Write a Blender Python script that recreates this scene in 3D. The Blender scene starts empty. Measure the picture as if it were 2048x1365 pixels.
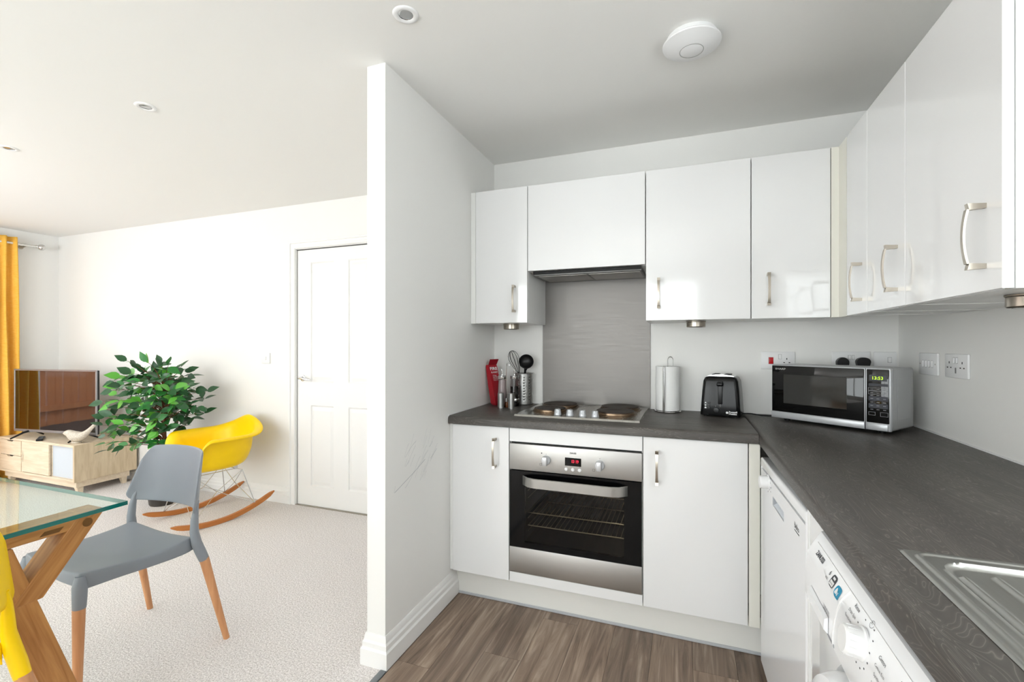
import bpy, bmesh, math, random
from mathutils import Vector, Matrix, Euler
random.seed(7)
PI = math.pi
SC = bpy.context.scene
COL = SC.collection

# ------------------------------------------------------------------ camera
cam_d = bpy.data.cameras.new('camera')
cam = bpy.data.objects.new('camera', cam_d)
COL.objects.link(cam)
cam.location = (0, 0, 1.2455)
cam.rotation_euler = (PI/2, 0, 0.3575)
cam_d.sensor_width = 36.0
cam_d.lens = 925.42/2048*36.0
cam_d.shift_y = 6.66/2048
cam_d.clip_start = 0.02
SC.camera = cam

# ------------------------------------------------------------------ view, world, lights
SC.view_settings.view_transform = 'Standard'
SC.view_settings.look = 'None'
SC.view_settings.gamma = 1.0
SC.view_settings.use_curve_mapping = False
SC.view_settings.exposure = 0.08
world = bpy.data.worlds.new('overcast_sky')
SC.world = world
world.use_nodes = True
bgn = world.node_tree.nodes['Background']
bgn.inputs['Color'].default_value = (0.96, 0.965, 1.0, 1)
bgn.inputs['Strength'].default_value = 5.4


def area(name, loc, target, sx, sy, power, color=(1, 1, 1), portal=False, spread=None):
    d = bpy.data.lights.new(name, 'AREA')
    d.shape = 'RECTANGLE'
    d.size, d.size_y = sx, sy
    d.energy = power
    d.color = color
    if spread:
        d.spread = spread
    o = bpy.data.objects.new(name, d)
    COL.objects.link(o)
    o.location = loc
    v = Vector(target) - Vector(loc)
    o.rotation_euler = v.to_track_quat('-Z', 'Y').to_euler()
    if portal:
        d.cycles.is_portal = True
    return o


# sky portal in the patio door opening of the left wall
area('patio_door_portal', (-6.045, 1.02, 1.04), (0, 1.02, 1.04), 1.85, 2.08, 1, portal=True)
# daylight of the kitchen window over the sink; then two fills added behind the photographer
area('kitchen_window_daylight', (1.0, 0.35, 1.62), (0, 0.35, 1.5), 1.3, 0.95, 3.5, (0.96, 0.98, 1.0))
area('rear_kitchen_fill', (-0.9, -2.27, 1.35), (-0.9, 0, 1.3), 2.2, 1.6, 13, (1.0, 0.985, 0.985))
area('rear_living_fill', (-3.4, -2.27, 1.25), (-3.4, 0, 1.2), 2.4, 1.9, 33, (1.0, 0.98, 0.98))
# added upward fill for the living-room ceiling; then the photographer's flash bounced behind the camera
area('living_ceiling_fill', (-4.6, 0.2, 1.65), (-4.6, 0.2, 2.3), 0.25, 0.25, 30, (1.0, 0.97, 0.985))
area('bounce_flash', (-0.35, -0.55, 1.75), (-0.35, -0.75, 2.33), 0.10, 0.10, 5.5, (1.0, 0.98, 0.97))

# ------------------------------------------------------------------ materials


def lin(c):
    r = []
    for v in c:
        v = v/255.0
        r.append(v/12.92 if v <= 0.04045 else ((v+0.055)/1.055)**2.4)
    return (r[0], r[1], r[2], 1)


MATS = {}


def mat(name, color=(200, 200, 200), rough=0.5, metal=0.0, coat=0.0, spec=0.5, trans=0.0, ior=1.45,
        emit=None, estr=0.0, noise=None, bump=None, var=None):
    """procedural principled material; noise=(scale, amount), bump=(scale, strength, distance), var=(colour2, scale vec, detail)"""
    m = bpy.data.materials.new(name)
    m.use_nodes = True
    nt = m.node_tree
    b = nt.nodes['Principled BSDF']
    b.inputs['Base Color'].default_value = lin(color)
    b.inputs['Roughness'].default_value = rough
    b.inputs['Metallic'].default_value = metal
    b.inputs['IOR'].default_value = ior
    b.inputs['Specular IOR Level'].default_value = spec
    b.inputs['Coat Weight'].default_value = coat
    b.inputs['Coat Roughness'].default_value = 0.06
    b.inputs['Transmission Weight'].default_value = trans
    if emit:
        b.inputs['Emission Color'].default_value = lin(emit)
        b.inputs['Emission Strength'].default_value = estr
    if var or noise or bump:
        tc = nt.nodes.new('ShaderNodeTexCoord')
        mp = nt.nodes.new('ShaderNodeMapping')
        nt.links.new(tc.outputs['Object'], mp.inputs['Vector'])
    if var:
        mp.inputs['Scale'].default_value = var[1]
        n = nt.nodes.new('ShaderNodeTexNoise')
        n.inputs['Scale'].default_value = 1.0
        n.inputs['Detail'].default_value = var[2]
        n.inputs['Distortion'].default_value = 0.6
        nt.links.new(mp.outputs['Vector'], n.inputs['Vector'])
        rp = nt.nodes.new('ShaderNodeValToRGB')
        rp.color_ramp.elements[0].position = 0.3
        rp.color_ramp.elements[1].position = 0.72
        rp.color_ramp.elements[0].color = lin(color)
        rp.color_ramp.elements[1].color = lin(var[0])
        nt.links.new(n.outputs['Fac'], rp.inputs['Fac'])
        nt.links.new(rp.outputs['Color'], b.inputs['Base Color'])
    if bump:
        n2 = nt.nodes.new('ShaderNodeTexNoise')
        n2.inputs['Scale'].default_value = bump[0]
        n2.inputs['Detail'].default_value = 3
        nt.links.new(tc.outputs['Object'], n2.inputs['Vector'])
        bp = nt.nodes.new('ShaderNodeBump')
        bp.inputs['Strength'].default_value = bump[1]
        bp.inputs['Distance'].default_value = bump[2]
        nt.links.new(n2.outputs['Fac'], bp.inputs['Height'])
        nt.links.new(bp.outputs['Normal'], b.inputs['Normal'])
    MATS[name] = m
    return m


M_WALL = mat('wall_paint', (240, 239, 236), 0.7, spec=0.3, bump=(180, 0.05, 0.002))
M_CEIL = mat('ceiling_paint', (240, 239, 236), 0.8, spec=0.2, bump=(150, 0.04, 0.002))
M_TRIM = mat('trim_satin', (242, 241, 239), 0.35, spec=0.4)
M_GLOSS = mat('white_gloss_lacquer', (236, 236, 236), 0.12, coat=1.0, ior=1.55)
M_CARC = mat('white_melamine', (238, 238, 236), 0.35)
M_CREAM = mat('cream_filler', (238, 236, 226), 0.3)
M_PLINTH = mat('plinth_white', (232, 231, 226), 0.35, noise=None)
M_NICKEL = mat('brushed_nickel', (176, 168, 156), 0.28, metal=1.0)
M_CHROME = mat('chrome', (215, 215, 215), 0.1, metal=1.0)
M_BLACKG = mat('black_gloss', (6, 6, 7), 0.08, spec=0.28)
M_TOAST = mat('toaster_plastic', (11, 11, 12), 0.22, spec=0.35)
M_BLACK = mat('black_plastic', (18, 18, 19), 0.35)
M_DARK = mat('dark_gap', (20, 20, 20), 0.6)
M_WPLAS = mat('white_plastic', (238, 238, 238), 0.3)
M_WAPPL = mat('appliance_enamel', (240, 241, 243), 0.12, coat=0.3)
M_SILVER = mat('silver_plastic', (196, 198, 201), 0.3, metal=0.35)
M_GREYTXT = mat('grey_print', (70, 72, 76), 0.6)
M_BLKTXT = mat('black_print', (20, 20, 22), 0.6)
M_WHTTXT = mat('white_print', (235, 235, 235), 0.5)
M_BLUE = mat('blue_badge', (0, 140, 178), 0.4)
M_RED = mat('red_packet', (170, 8, 30), 0.3, coat=0.2)
M_REDSW = mat('red_rocker', (190, 10, 20), 0.3)
M_PAPER = mat('kitchen_paper', (240, 240, 238), 0.9, spec=0.1, bump=(45, 0.35, 0.004))
M_YELLOW = mat('yellow_plastic', (255, 212, 0), 0.38, spec=0.4)
M_GREY = mat('grey_plastic', (132, 137, 144), 0.42, spec=0.45)
M_BEECH = mat('beech_wood', (214, 158, 112), 0.45, var=((190, 132, 88), (60, 60, 5), 4))
M_RUNNER = mat('runner_wood', (200, 128, 66), 0.4, var=((180, 108, 50), (50, 5, 50), 4))
M_OAK = mat('oak_table', (196, 142, 82), 0.42, var=((158, 104, 54), (70, 70, 5), 5))
M_OAKD = mat('plug_and_slot_dark', (112, 74, 30), 0.5)
M_SONOMA = mat('pale_oak_veneer', (230, 214, 190), 0.5, var=((212, 192, 164), (5, 40, 40), 5))
M_SONOMAV = mat('pale_oak_veneer_side', (220, 202, 172), 0.5, var=((196, 174, 142), (40, 40, 6), 5))
M_BLUEGREY = mat('blue_grey_panel', (196, 204, 212), 0.3)
M_TVFRAME = mat('television_frame', (150, 150, 152), 0.3, metal=0.6)
M_SCREEN = mat('television_screen', (8, 8, 9), 0.03, spec=0.5, ior=2.3)
M_CERAMIC = mat('speckled_ceramic', (222, 214, 200), 0.4, var=((190, 178, 160), (90, 90, 90), 4))
M_BARK = mat('bark', (108, 66, 42), 0.8)
M_POT = mat('pot_plastic', (60, 56, 52), 0.5)
M_SOIL = mat('soil', (70, 52, 40), 0.95, bump=(80, 0.8, 0.01))
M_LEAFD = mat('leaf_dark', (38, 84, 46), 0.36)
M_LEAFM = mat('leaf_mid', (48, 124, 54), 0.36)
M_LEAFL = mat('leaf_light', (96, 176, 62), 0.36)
M_CURTAIN = mat('ochre_curtain', (252, 202, 98), 0.85, spec=0.1, var=((244, 184, 72), (30, 30, 220), 3))
M_WIRE = mat('steel_wire', (205, 205, 205), 0.2, metal=1.0)
M_PLATE = mat('hob_plate', (52, 46, 42), 0.55, var=((66, 54, 46), (30, 30, 30), 3))
M_PLATERIM = mat('heat_tinted_rim', (128, 108, 88), 0.34, metal=1.0)
M_AMBER = mat('amber_liquid', (110, 58, 22), 0.2)
M_SOY = mat('dark_vinegar', (12, 8, 7), 0.1)
M_PINKOIL = mat('frosted_glass', (196, 184, 184), 0.15)
M_RACK = mat('oven_rack_steel', (205, 195, 175), 0.3, metal=1.0)
M_CAVITY = mat('oven_enamel', (46, 44, 42), 0.4)
M_FENCE = mat('fence_timber', (196, 130, 84), 0.8, var=((168, 104, 64), (40, 40, 4), 4))
M_PAVE = mat('paving', (206, 204, 200), 0.9, bump=(30, 0.3, 0.01))
M_MULCH = mat('mulch', (92, 74, 66), 0.95, var=((60, 46, 40), (24, 24, 24), 5), bump=(30, 1.0, 0.05))
M_SCUFF = mat('scuff', (182, 184, 187), 0.7)
M_PVC = mat('window_frame_plastic', (240, 240, 240), 0.3)
M_KEYPAD = mat('keypad', (52, 55, 64), 0.35)
M_LCD = mat('lcd_window', (62, 66, 74), 0.25)
M_LEDG = mat('green_digits', (170, 220, 30), 0.5, emit=(190, 235, 40), estr=1.0)
M_LEDR = mat('red_digits', (255, 30, 60), 0.5, emit=(255, 40, 70), estr=1.6)
M_LAMP = mat('lamp_reflector', (190, 190, 190), 0.15, metal=1.0)
M_MWCASE = mat('microwave_case', (186, 187, 188), 0.35, metal=0.3)
M_MWDOOR = mat('microwave_door_glass', (9, 9, 9), 0.04, spec=0.5, ior=1.5)
M_MWWIN = mat('microwave_window_mesh', (40, 40, 38), 0.05, spec=0.5, ior=1.5)


def brushed(name, color, rough, vec, aniso=0.0, bstr=0.05):
    m = mat(name, color, rough, metal=1.0)
    nt = m.node_tree
    b = nt.nodes['Principled BSDF']
    tc = nt.nodes.new('ShaderNodeTexCoord')
    mp = nt.nodes.new('ShaderNodeMapping')
    mp.inputs['Scale'].default_value = vec
    n = nt.nodes.new('ShaderNodeTexNoise')
    n.inputs['Scale'].default_value = 1
    n.inputs['Detail'].default_value = 6
    nt.links.new(tc.outputs['Object'], mp.inputs['Vector'])
    nt.links.new(mp.outputs['Vector'], n.inputs['Vector'])
    mr = nt.nodes.new('ShaderNodeMapRange')
    mr.inputs['To Min'].default_value = rough*0.75
    mr.inputs['To Max'].default_value = rough*1.35
    nt.links.new(n.outputs['Fac'], mr.inputs['Value'])
    nt.links.new(mr.outputs['Result'], b.inputs['Roughness'])
    bp = nt.nodes.new('ShaderNodeBump')
    bp.inputs['Strength'].default_value = bstr
    bp.inputs['Distance'].default_value = 0.002
    nt.links.new(n.outputs['Fac'], bp.inputs['Height'])
    nt.links.new(bp.outputs['Normal'], b.inputs['Normal'])
    return m


M_STEEL = brushed('brushed_steel', (188, 186, 183), 0.44, (12, 12, 900))
M_SPLASH = brushed('splashback_steel', (122, 119, 116), 0.42, (6, 6, 420), bstr=0.12)
M_HOB = brushed('hob_steel', (170, 168, 162), 0.24, (300, 10, 10), bstr=0.03)
M_SINK = brushed('sink_steel', (178, 178, 174), 0.30, (240, 8, 8), bstr=0.03)
M_TUB = brushed('perforated_steel', (176, 176, 174), 0.38, (10, 10, 300), bstr=0.015)


def glassmix(name, tint, gloss_rough=0.02, ior=1.5, base=0.0):
    """clear pane: fresnel mix of a tinted transparent and a glossy lobe"""
    m = bpy.data.materials.new(name)
    m.use_nodes = True
    nt = m.node_tree
    nt.nodes.clear()
    out = nt.nodes.new('ShaderNodeOutputMaterial')
    mix = nt.nodes.new('ShaderNodeMixShader')
    tr = nt.nodes.new('ShaderNodeBsdfTransparent')
    tr.inputs['Color'].default_value = lin(tint)
    gl = nt.nodes.new('ShaderNodeBsdfGlossy')
    gl.inputs['Roughness'].default_value = gloss_rough
    fr = nt.nodes.new('ShaderNodeFresnel')
    fr.inputs['IOR'].default_value = ior
    ge = nt.nodes.new('ShaderNodeNewGeometry')
    inv = nt.nodes.new('ShaderNodeMath')
    inv.operation = 'SUBTRACT'
    inv.inputs[0].default_value = 1.0
    nt.links.new(ge.outputs['Backfacing'], inv.inputs[1])
    mu = nt.nodes.new('ShaderNodeMath')
    mu.operation = 'MULTIPLY'
    nt.links.new(fr.outputs['Fac'], mu.inputs[0])
    nt.links.new(inv.outputs[0], mu.inputs[1])
    nt.links.new(mu.outputs[0], mix.inputs['Fac'])
    nt.links.new(tr.outputs['BSDF'], mix.inputs[1])
    nt.links.new(gl.outputs['BSDF'], mix.inputs[2])
    nt.links.new(mix.outputs['Shader'], out.inputs['Surface'])
    return m


M_GLASS = glassmix('clear_table_glass', (244, 252, 248))
M_GEDGE = mat('glass_edge', (0, 104, 96), 0.08, coat=0.5)
M_PANE = glassmix('window_pane', (245, 248, 247))
M_OVENGL = glassmix('oven_door_glass', (205, 203, 198), ior=1.4)
M_BOTTLE = glassmix('bottle_glass', (226, 222, 222))


def worktop_mat(name, vec):
    m = mat(name, (80, 76, 72), 0.42, spec=0.45)
    nt = m.node_tree
    b = nt.nodes['Principled BSDF']
    L = nt.links
    tc = nt.nodes.new('ShaderNodeTexCoord')
    mp = nt.nodes.new('ShaderNodeMapping')
    mp.inputs['Scale'].default_value = vec
    L.new(tc.outputs['Object'], mp.inputs['Vector'])
    n1 = nt.nodes.new('ShaderNodeTexNoise')
    n1.inputs['Scale'].default_value = 1.0
    n1.inputs['Detail'].default_value = 3.0
    n1.inputs['Roughness'].default_value = 0.52
    n1.inputs['Distortion'].default_value = 0.9
    L.new(mp.outputs['Vector'], n1.inputs['Vector'])
    mul = nt.nodes.new('ShaderNodeMath')
    mul.operation = 'MULTIPLY'
    mul.inputs[1].default_value = 22.0
    L.new(n1.outputs['Fac'], mul.inputs[0])
    fr = nt.nodes.new('ShaderNodeMath')
    fr.operation = 'FRACT'
    L.new(mul.outputs[0], fr.inputs[0])
    rp = nt.nodes.new('ShaderNodeValToRGB')
    e = rp.color_ramp.elements
    e[0].position = 0.0
    e[0].color = lin((92, 87, 83))
    e[1].position = 1.0
    e[1].color = lin((87, 82, 78))
    for p, c in ((0.10, (80, 75, 71)), (0.5, (73, 69, 65)), (0.88, (80, 76, 72)), (0.95, (116, 111, 104))):
        k = e.new(p)
        k.color = lin(c)
    L.new(fr.outputs[0], rp.inputs['Fac'])
    n2 = nt.nodes.new('ShaderNodeTexNoise')
    n2.inputs['Scale'].default_value = 0.6
    n2.inputs['Detail'].default_value = 5.0
    L.new(mp.outputs['Vector'], n2.inputs['Vector'])
    mr = nt.nodes.new('ShaderNodeMapRange')
    mr.inputs['From Min'].default_value = 0.3
    mr.inputs['From Max'].default_value = 0.7
    mr.inputs['To Min'].default_value = 0.72
    mr.inputs['To Max'].default_value = 1.2
    L.new(n2.outputs['Fac'], mr.inputs['Value'])
    mx = nt.nodes.new('ShaderNodeMix')
    mx.data_type = 'RGBA'
    mx.blend_type = 'MULTIPLY'
    mx.inputs['Factor'].default_value = 1.0
    L.new(rp.outputs['Color'], mx.inputs['A'])
    L.new(mr.outputs['Result'], mx.inputs['B'])
    L.new(mx.outputs['Result'], b.inputs['Base Color'])
    bp = nt.nodes.new('ShaderNodeBump')
    bp.inputs['Strength'].default_value = 0.08
    bp.inputs['Distance'].default_value = 0.001
    L.new(fr.outputs[0], bp.inputs['Height'])
    L.new(bp.outputs['Normal'], b.inputs['Normal'])
    return m


M_WTR = worktop_mat('worktop_laminate', (19, 3.0, 19))
M_WTB = worktop_mat('worktop_laminate_back', (3.0, 19, 19))


def plank_mat():
    m = mat('vinyl_plank', (110, 94, 82), 0.4, spec=0.4)
    nt = m.node_tree
    b = nt.nodes['Principled BSDF']
    L = nt.links
    tc = nt.nodes.new('ShaderNodeTexCoord')
    oi = nt.nodes.new('ShaderNodeObjectInfo')
    ad = nt.nodes.new('ShaderNodeVectorMath')
    ad.operation = 'ADD'
    sc = nt.nodes.new('ShaderNodeVectorMath')
    sc.operation = 'SCALE'
    sc.inputs['Scale'].default_value = 37.0
    cx = nt.nodes.new('ShaderNodeCombineXYZ')
    L.new(oi.outputs['Random'], cx.inputs['X'])
    L.new(oi.outputs['Random'], cx.inputs['Y'])
    L.new(cx.outputs['Vector'], sc.inputs[0])
    L.new(tc.outputs['Object'], ad.inputs[0])
    L.new(sc.outputs['Vector'], ad.inputs[1])
    mp = nt.nodes.new('ShaderNodeMapping')
    mp.inputs['Scale'].default_value = (26, 1.7, 1)
    L.new(ad.outputs['Vector'], mp.inputs['Vector'])
    n = nt.nodes.new('ShaderNodeTexNoise')
    n.inputs['Scale'].default_value = 1
    n.inputs['Detail'].default_value = 5
    n.inputs['Roughness'].default_value = 0.62
    n.inputs['Distortion'].default_value = 0.9
    L.new(mp.outputs['Vector'], n.inputs['Vector'])
    rp = nt.nodes.new('ShaderNodeValToRGB')
    e = rp.color_ramp.elements
    e[0].position = 0.28
    e[0].color = lin((96, 79, 67))
    e[1].position = 0.78
    e[1].color = lin((204, 184, 164))
    k = e.new(0.52)
    k.color = lin((146, 126, 110))
    L.new(n.outputs['Fac'], rp.inputs['Fac'])
    mr = nt.nodes.new('ShaderNodeMapRange')
    mr.inputs['To Min'].default_value = 0.8
    mr.inputs['To Max'].default_value = 1.15
    L.new(oi.outputs['Random'], mr.inputs['Value'])
    mx = nt.nodes.new('ShaderNodeMix')
    mx.data_type = 'RGBA'
    mx.blend_type = 'MULTIPLY'
    mx.inputs['Factor'].default_value = 1.0
    L.new(rp.outputs['Color'], mx.inputs['A'])
    L.new(mr.outputs['Result'], mx.inputs['B'])
    L.new(mx.outputs['Result'], b.inputs['Base Color'])
    return m


M_PLANK = plank_mat()


def carpet_mat():
    m = mat('carpet_pile', (206, 194, 186), 1.0, spec=0.05)
    nt = m.node_tree
    b = nt.nodes['Principled BSDF']
    L = nt.links
    tc = nt.nodes.new('ShaderNodeTexCoord')
    n = nt.nodes.new('ShaderNodeTexNoise')
    n.inputs['Scale'].default_value = 150
    n.inputs['Detail'].default_value = 4
    L.new(tc.outputs['Object'], n.inputs['Vector'])
    rp = nt.nodes.new('ShaderNodeValToRGB')
    e = rp.color_ramp.elements
    e[0].position = 0.32
    e[0].color = lin((200, 193, 190))
    e[1].position = 0.66
    e[1].color = lin((247, 242, 240))
    L.new(n.outputs['Fac'], rp.inputs['Fac'])
    L.new(rp.outputs['Color'], b.inputs['Base Color'])
    v = nt.nodes.new('ShaderNodeTexVoronoi')
    v.inputs['Scale'].default_value = 210
    L.new(tc.outputs['Object'], v.inputs['Vector'])
    bp = nt.nodes.new('ShaderNodeBump')
    bp.inputs['Strength'].default_value = 0.55
    bp.inputs['Distance'].default_value = 0.004
    L.new(v.outputs['Distance'], bp.inputs['Height'])
    L.new(bp.outputs['Normal'], b.inputs['Normal'])
    return m


M_CARPET = carpet_mat()

# ------------------------------------------------------------------ mesh helpers
ORG = {}


class MB:
    def __init__(self):
        self.v = []
        self.f = []

    def add(self, vs, fs, M=None):
        n = len(self.v)
        for p in vs:
            p = Vector(p)
            self.v.append(M @ p if M else p)
        for f in fs:
            self.f.append(tuple(i+n for i in f))
        return self

    def box(self, x0, x1, y0, y1, z0, z1, bev=0.0, seg=2, M=None):
        if bev <= 0:
            vs = [(x0, y0, z0), (x1, y0, z0), (x1, y1, z0), (x0, y1, z0), (x0, y0, z1), (x1, y0, z1), (x1, y1, z1), (x0, y1, z1)]
            fs = [(0, 3, 2, 1), (4, 5, 6, 7), (0, 1, 5, 4), (1, 2, 6, 5), (2, 3, 7, 6), (3, 0, 4, 7)]
            return self.add(vs, fs, M)
        bm = bmesh.new()
        bmesh.ops.create_cube(bm, size=1.0)
        for v in bm.verts:
            v.co = Vector(((x0+x1)/2+v.co.x*(x1-x0), (y0+y1)/2+v.co.y*(y1-y0), (z0+z1)/2+v.co.z*(z1-z0)))
        bmesh.ops.bevel(bm, geom=bm.edges[:], offset=bev, segments=seg, profile=0.5, affect='EDGES')
        return self.bm(bm, M)

    def bm(self, bm, M=None):
        bm.verts.index_update()
        self.add([v.co.copy() for v in bm.verts], [[v.index for v in f.verts] for f in bm.faces], M)
        bm.free()
        return self

    def lathe(self, prof, seg=24, M=None, cap=True):
        """prof: list of (r, z) bottom to top, axis Z"""
        vs, fs = [], []
        for r, z in prof:
            for i in range(seg):
                a = 2*PI*i/seg
                vs.append((r*math.cos(a), r*math.sin(a), z))
        for j in range(len(prof)-1):
            for i in range(seg):
                a, b = j*seg+i, j*seg+(i+1) % seg
                fs.append((a, b, b+seg, a+seg))
        if cap:
            fs.append(tuple(reversed(range(seg))))
            k = (len(prof)-1)*seg
            fs.append(tuple(range(k, k+seg)))
        return self.add(vs, fs, M)

    def tube(self, path, rad, seg=8, closed=False, cap=True, flat=1.0):
        """sweep a circle along path; rad is a number or a list"""
        P = [Vector(p) for p in path]
        n = len(P)
        R = rad if isinstance(rad, (list, tuple)) else [rad]*n
        up = None
        vs, fs = [], []
        for i in range(n):
            if closed:
                t = P[(i+1) % n]-P[i-1]
            else:
                t = P[min(i+1, n-1)]-P[max(i-1, 0)]
            t.normalize()
            if up is None:
                up = Vector((0, 0, 1)) if abs(t.z) < 0.9 else Vector((0, 1, 0))
            s = t.cross(up)
            if s.length < 1e-6:
                s = t.orthogonal()
            s.normalize()
            up = s.cross(t).normalized()
            for k in range(seg):
                a = 2*PI*k/seg
                vs.append(P[i]+(s*math.cos(a)+up*math.sin(a)*flat)*R[i])
        m = n if closed else n-1
        for i in range(m):
            for k in range(seg):
                a, b = i*seg+k, i*seg+(k+1) % seg
                c, d = ((i+1) % n)*seg+(k+1) % seg, ((i+1) % n)*seg+k
                fs.append((a, b, c, d))
        if cap and not closed:
            fs.append(tuple(reversed(range(seg))))
            fs.append(tuple(range((n-1)*seg, n*seg)))
        return self.add(vs, fs)

    def prism(self, poly, d0, d1, axis='y', M=None):
        """poly: list of 2-D points in the plane normal to axis, extruded d0..d1"""
        def mk(p, d):
            if axis == 'y':
                return (p[0], d, p[1])
            if axis == 'x':
                return (d, p[0], p[1])
            return (p[0], p[1], d)
        n = len(poly)
        vs = [mk(p, d0) for p in poly]+[mk(p, d1) for p in poly]
        fs = [tuple(range(n)), tuple(reversed(range(n, 2*n)))]
        for i in range(n):
            j = (i+1) % n
            fs.append((j, i, i+n, j+n))
        return self.add(vs, fs, M)

    def grid(self, fn, nu, nv, closed_u=False):
        vs = [fn(i/(nu if closed_u else nu-1), j/(nv-1)) for j in range(nv) for i in range(nu)]
        fs = []
        for j in range(nv-1):
            for i in range(nu if closed_u else nu-1):
                a, b = j*nu+i, j*nu+(i+1) % nu
                fs.append((a, b, b+nu, a+nu))
        return self.add(vs, fs)

    def mesh(self, name, org=(0, 0, 0), smooth=True, angle=35):
        me = bpy.data.meshes.new(name)
        o = Vector(org)
        me.from_pydata([tuple(v-o) for v in self.v], [], self.f)
        bm = bmesh.new()
        bm.from_mesh(me)
        bmesh.ops.recalc_face_normals(bm, faces=bm.faces[:])
        bm.to_mesh(me)
        bm.free()
        if smooth:
            me.polygons.foreach_set('use_smooth', [True]*len(me.polygons))
            me.set_sharp_from_angle(angle=math.radians(angle))
        me.update()
        return me

    def build(self, name, m, parent=None, org=None, smooth=True, angle=35, label=None, stuff=False):
        """one mesh object; org = world position of the origin of a top-level mesh"""
        if parent is not None:
            og = ORG[parent]
        else:
            og = org if org is not None else (0, 0, 0)
        me = self.mesh(name, og, smooth, angle)
        me.materials.append(m)
        o = bpy.data.objects.new(name, me)
        COL.objects.link(o)
        ORG[o] = og
        if parent is not None:
            o.parent = parent
        elif org is not None:
            o.location = org
        if label:
            o['label'] = label
        if stuff:
            o['kind'] = 'stuff'
        return o


def thing(name, label, cat, loc=(0, 0, 0), rz=0.0, group=None, local=False):
    o = bpy.data.objects.new(name, None)
    COL.objects.link(o)
    o.location = loc
    o.rotation_euler = (0, 0, rz)
    o.empty_display_size = 0.05
    o['label'] = label
    o['category'] = cat
    if group:
        o['group'] = group
    ORG[o] = (0, 0, 0) if (local or rz) else loc
    return o


def tag(o, label, cat, group=None):
    o['label'] = label
    o['category'] = cat
    if group:
        o['group'] = group
    return o


def struct(o):
    o['kind'] = 'structure'
    return o


def mod(o, kind, **kw):
    m = o.modifiers.new(kind.lower(), kind)
    for k, v in kw.items():
        setattr(m, k, v)
    return m


def piece(me, name, parent, loc=(0, 0, 0), rot=(0, 0, 0), scale=(1, 1, 1)):
    o = bpy.data.objects.new(name, me)
    COL.objects.link(o)
    o.parent = parent
    og = ORG[parent]
    o.location = Vector(loc)-Vector(og)
    o.rotation_euler = rot
    o.scale = scale
    ORG[o] = loc
    return o


def text(body, width, m, parent, loc, rot=(PI/2, 0, 0), name='lettering', thick=0.0004, height=None, bold=0.0, align='LEFT', space=1.0):
    """lettering as a flat mesh; loc in the parent's own build coordinates"""
    cu = bpy.data.curves.new('text', 'FONT')
    cu.body = body
    cu.size = 1.0
    cu.extrude = 0.0
    cu.offset = bold
    cu.resolution_u = 2
    cu.space_line = 0.85
    cu.space_character = space
    t = bpy.data.objects.new('text', cu)
    COL.objects.link(t)
    bpy.context.view_layer.update()
    me = bpy.data.meshes.new_from_object(t.evaluated_get(bpy.context.evaluated_depsgraph_get()))
    bpy.data.objects.remove(t)
    xs = [v.co.x for v in me.vertices]
    ys = [v.co.y for v in me.vertices]
    x0, x1, y0, y1 = min(xs), max(xs), min(ys), max(ys)
    sx = width/(x1-x0)
    sy = height/(y1-y0) if height else sx
    off = {'LEFT': 0, 'CENTER': width/2, 'RIGHT': width}[align]
    for v in me.vertices:
        v.co = Vector(((v.co.x-x0)*sx-off, (v.co.y-(y0+y1)/2)*sy, thick))
    me.materials.clear()
    me.materials.append(m)
    me.name = name
    return piece(me, name, parent, loc, rot)


def T(x, y, z, rx=0, ry=0, rz=0):
    return Matrix.Translation((x, y, z)) @ Euler((rx, ry, rz)).to_matrix().to_4x4()


# key planes (metres)
XL, XR, YB, YW, YE = -1.081, 0.911, 2.588, 2.786, 1.499
XP = -1.165                     # living-room face of the partition
ZC = 2.332
XLEFT = -5.95
YF, YU, XU = 2.016, 2.254, 0.593
ZD0, ZD1 = 0.143, 0.857
ZUB, ZUT = 1.357, 2.060
WT0, WT1 = 0.861, 0.899
YREAR = -2.2

# ================================================================== ROOM SHELL
floor = struct(MB().box(-6.05, 1.0, YREAR-0.1, 2.9, -0.12, -0.012).build('floor', M_MULCH, org=(0, 0, 0)))
MB().box(XLEFT, -1.088, YREAR, YW, -0.0115, 0.0).build('carpet', M_CARPET, floor)
# vinyl planks, joints left open
pw, pl = 0.158, 1.1
pxs = [-1.077+pw*i for i in range(13)]
first = {0: 1.551, 1: 2.45, 2: 1.716, 3: 2.02, 4: 1.35, 5: 2.5, 6: 1.12, 7: 1.9, 8: 1.0, 9: 1.6, 10: 2.2, 11: 1.3, 12: 1.8}
for i, px in enumerate(pxs):
    xa, xb = max(px, -1.060), min(px+pw, 0.905)
    y1 = 2.58
    e = first[i]
    cuts = [2.58]
    while e > YREAR:
        if e < 2.58:
            cuts.append(e)
        e -= pl
    cuts.append(YREAR)
    for a, b in zip(cuts[1:], cuts[:-1]):
        if b-a < 0.02:
            continue
        cxp, cyp = (xa+xb)/2, (a+b)/2
        w2, l2 = (xb-xa)/2-0.0005, (b-a)/2-0.0005
        me = MB().box(-w2, w2, -l2, l2, -0.0118, 0).mesh('plank', smooth=False)
        me.materials.append(M_PLANK)
        piece(me, 'plank', floor, (cxp, cyp, 0))
MB().box(-1.0875, -1.061, YREAR, YE-0.02, -0.0115, 0.004, 0.0015).build('threshold_strip', mat('threshold_grey', (120, 124, 128), 0.4, metal=0.6), floor)

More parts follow.
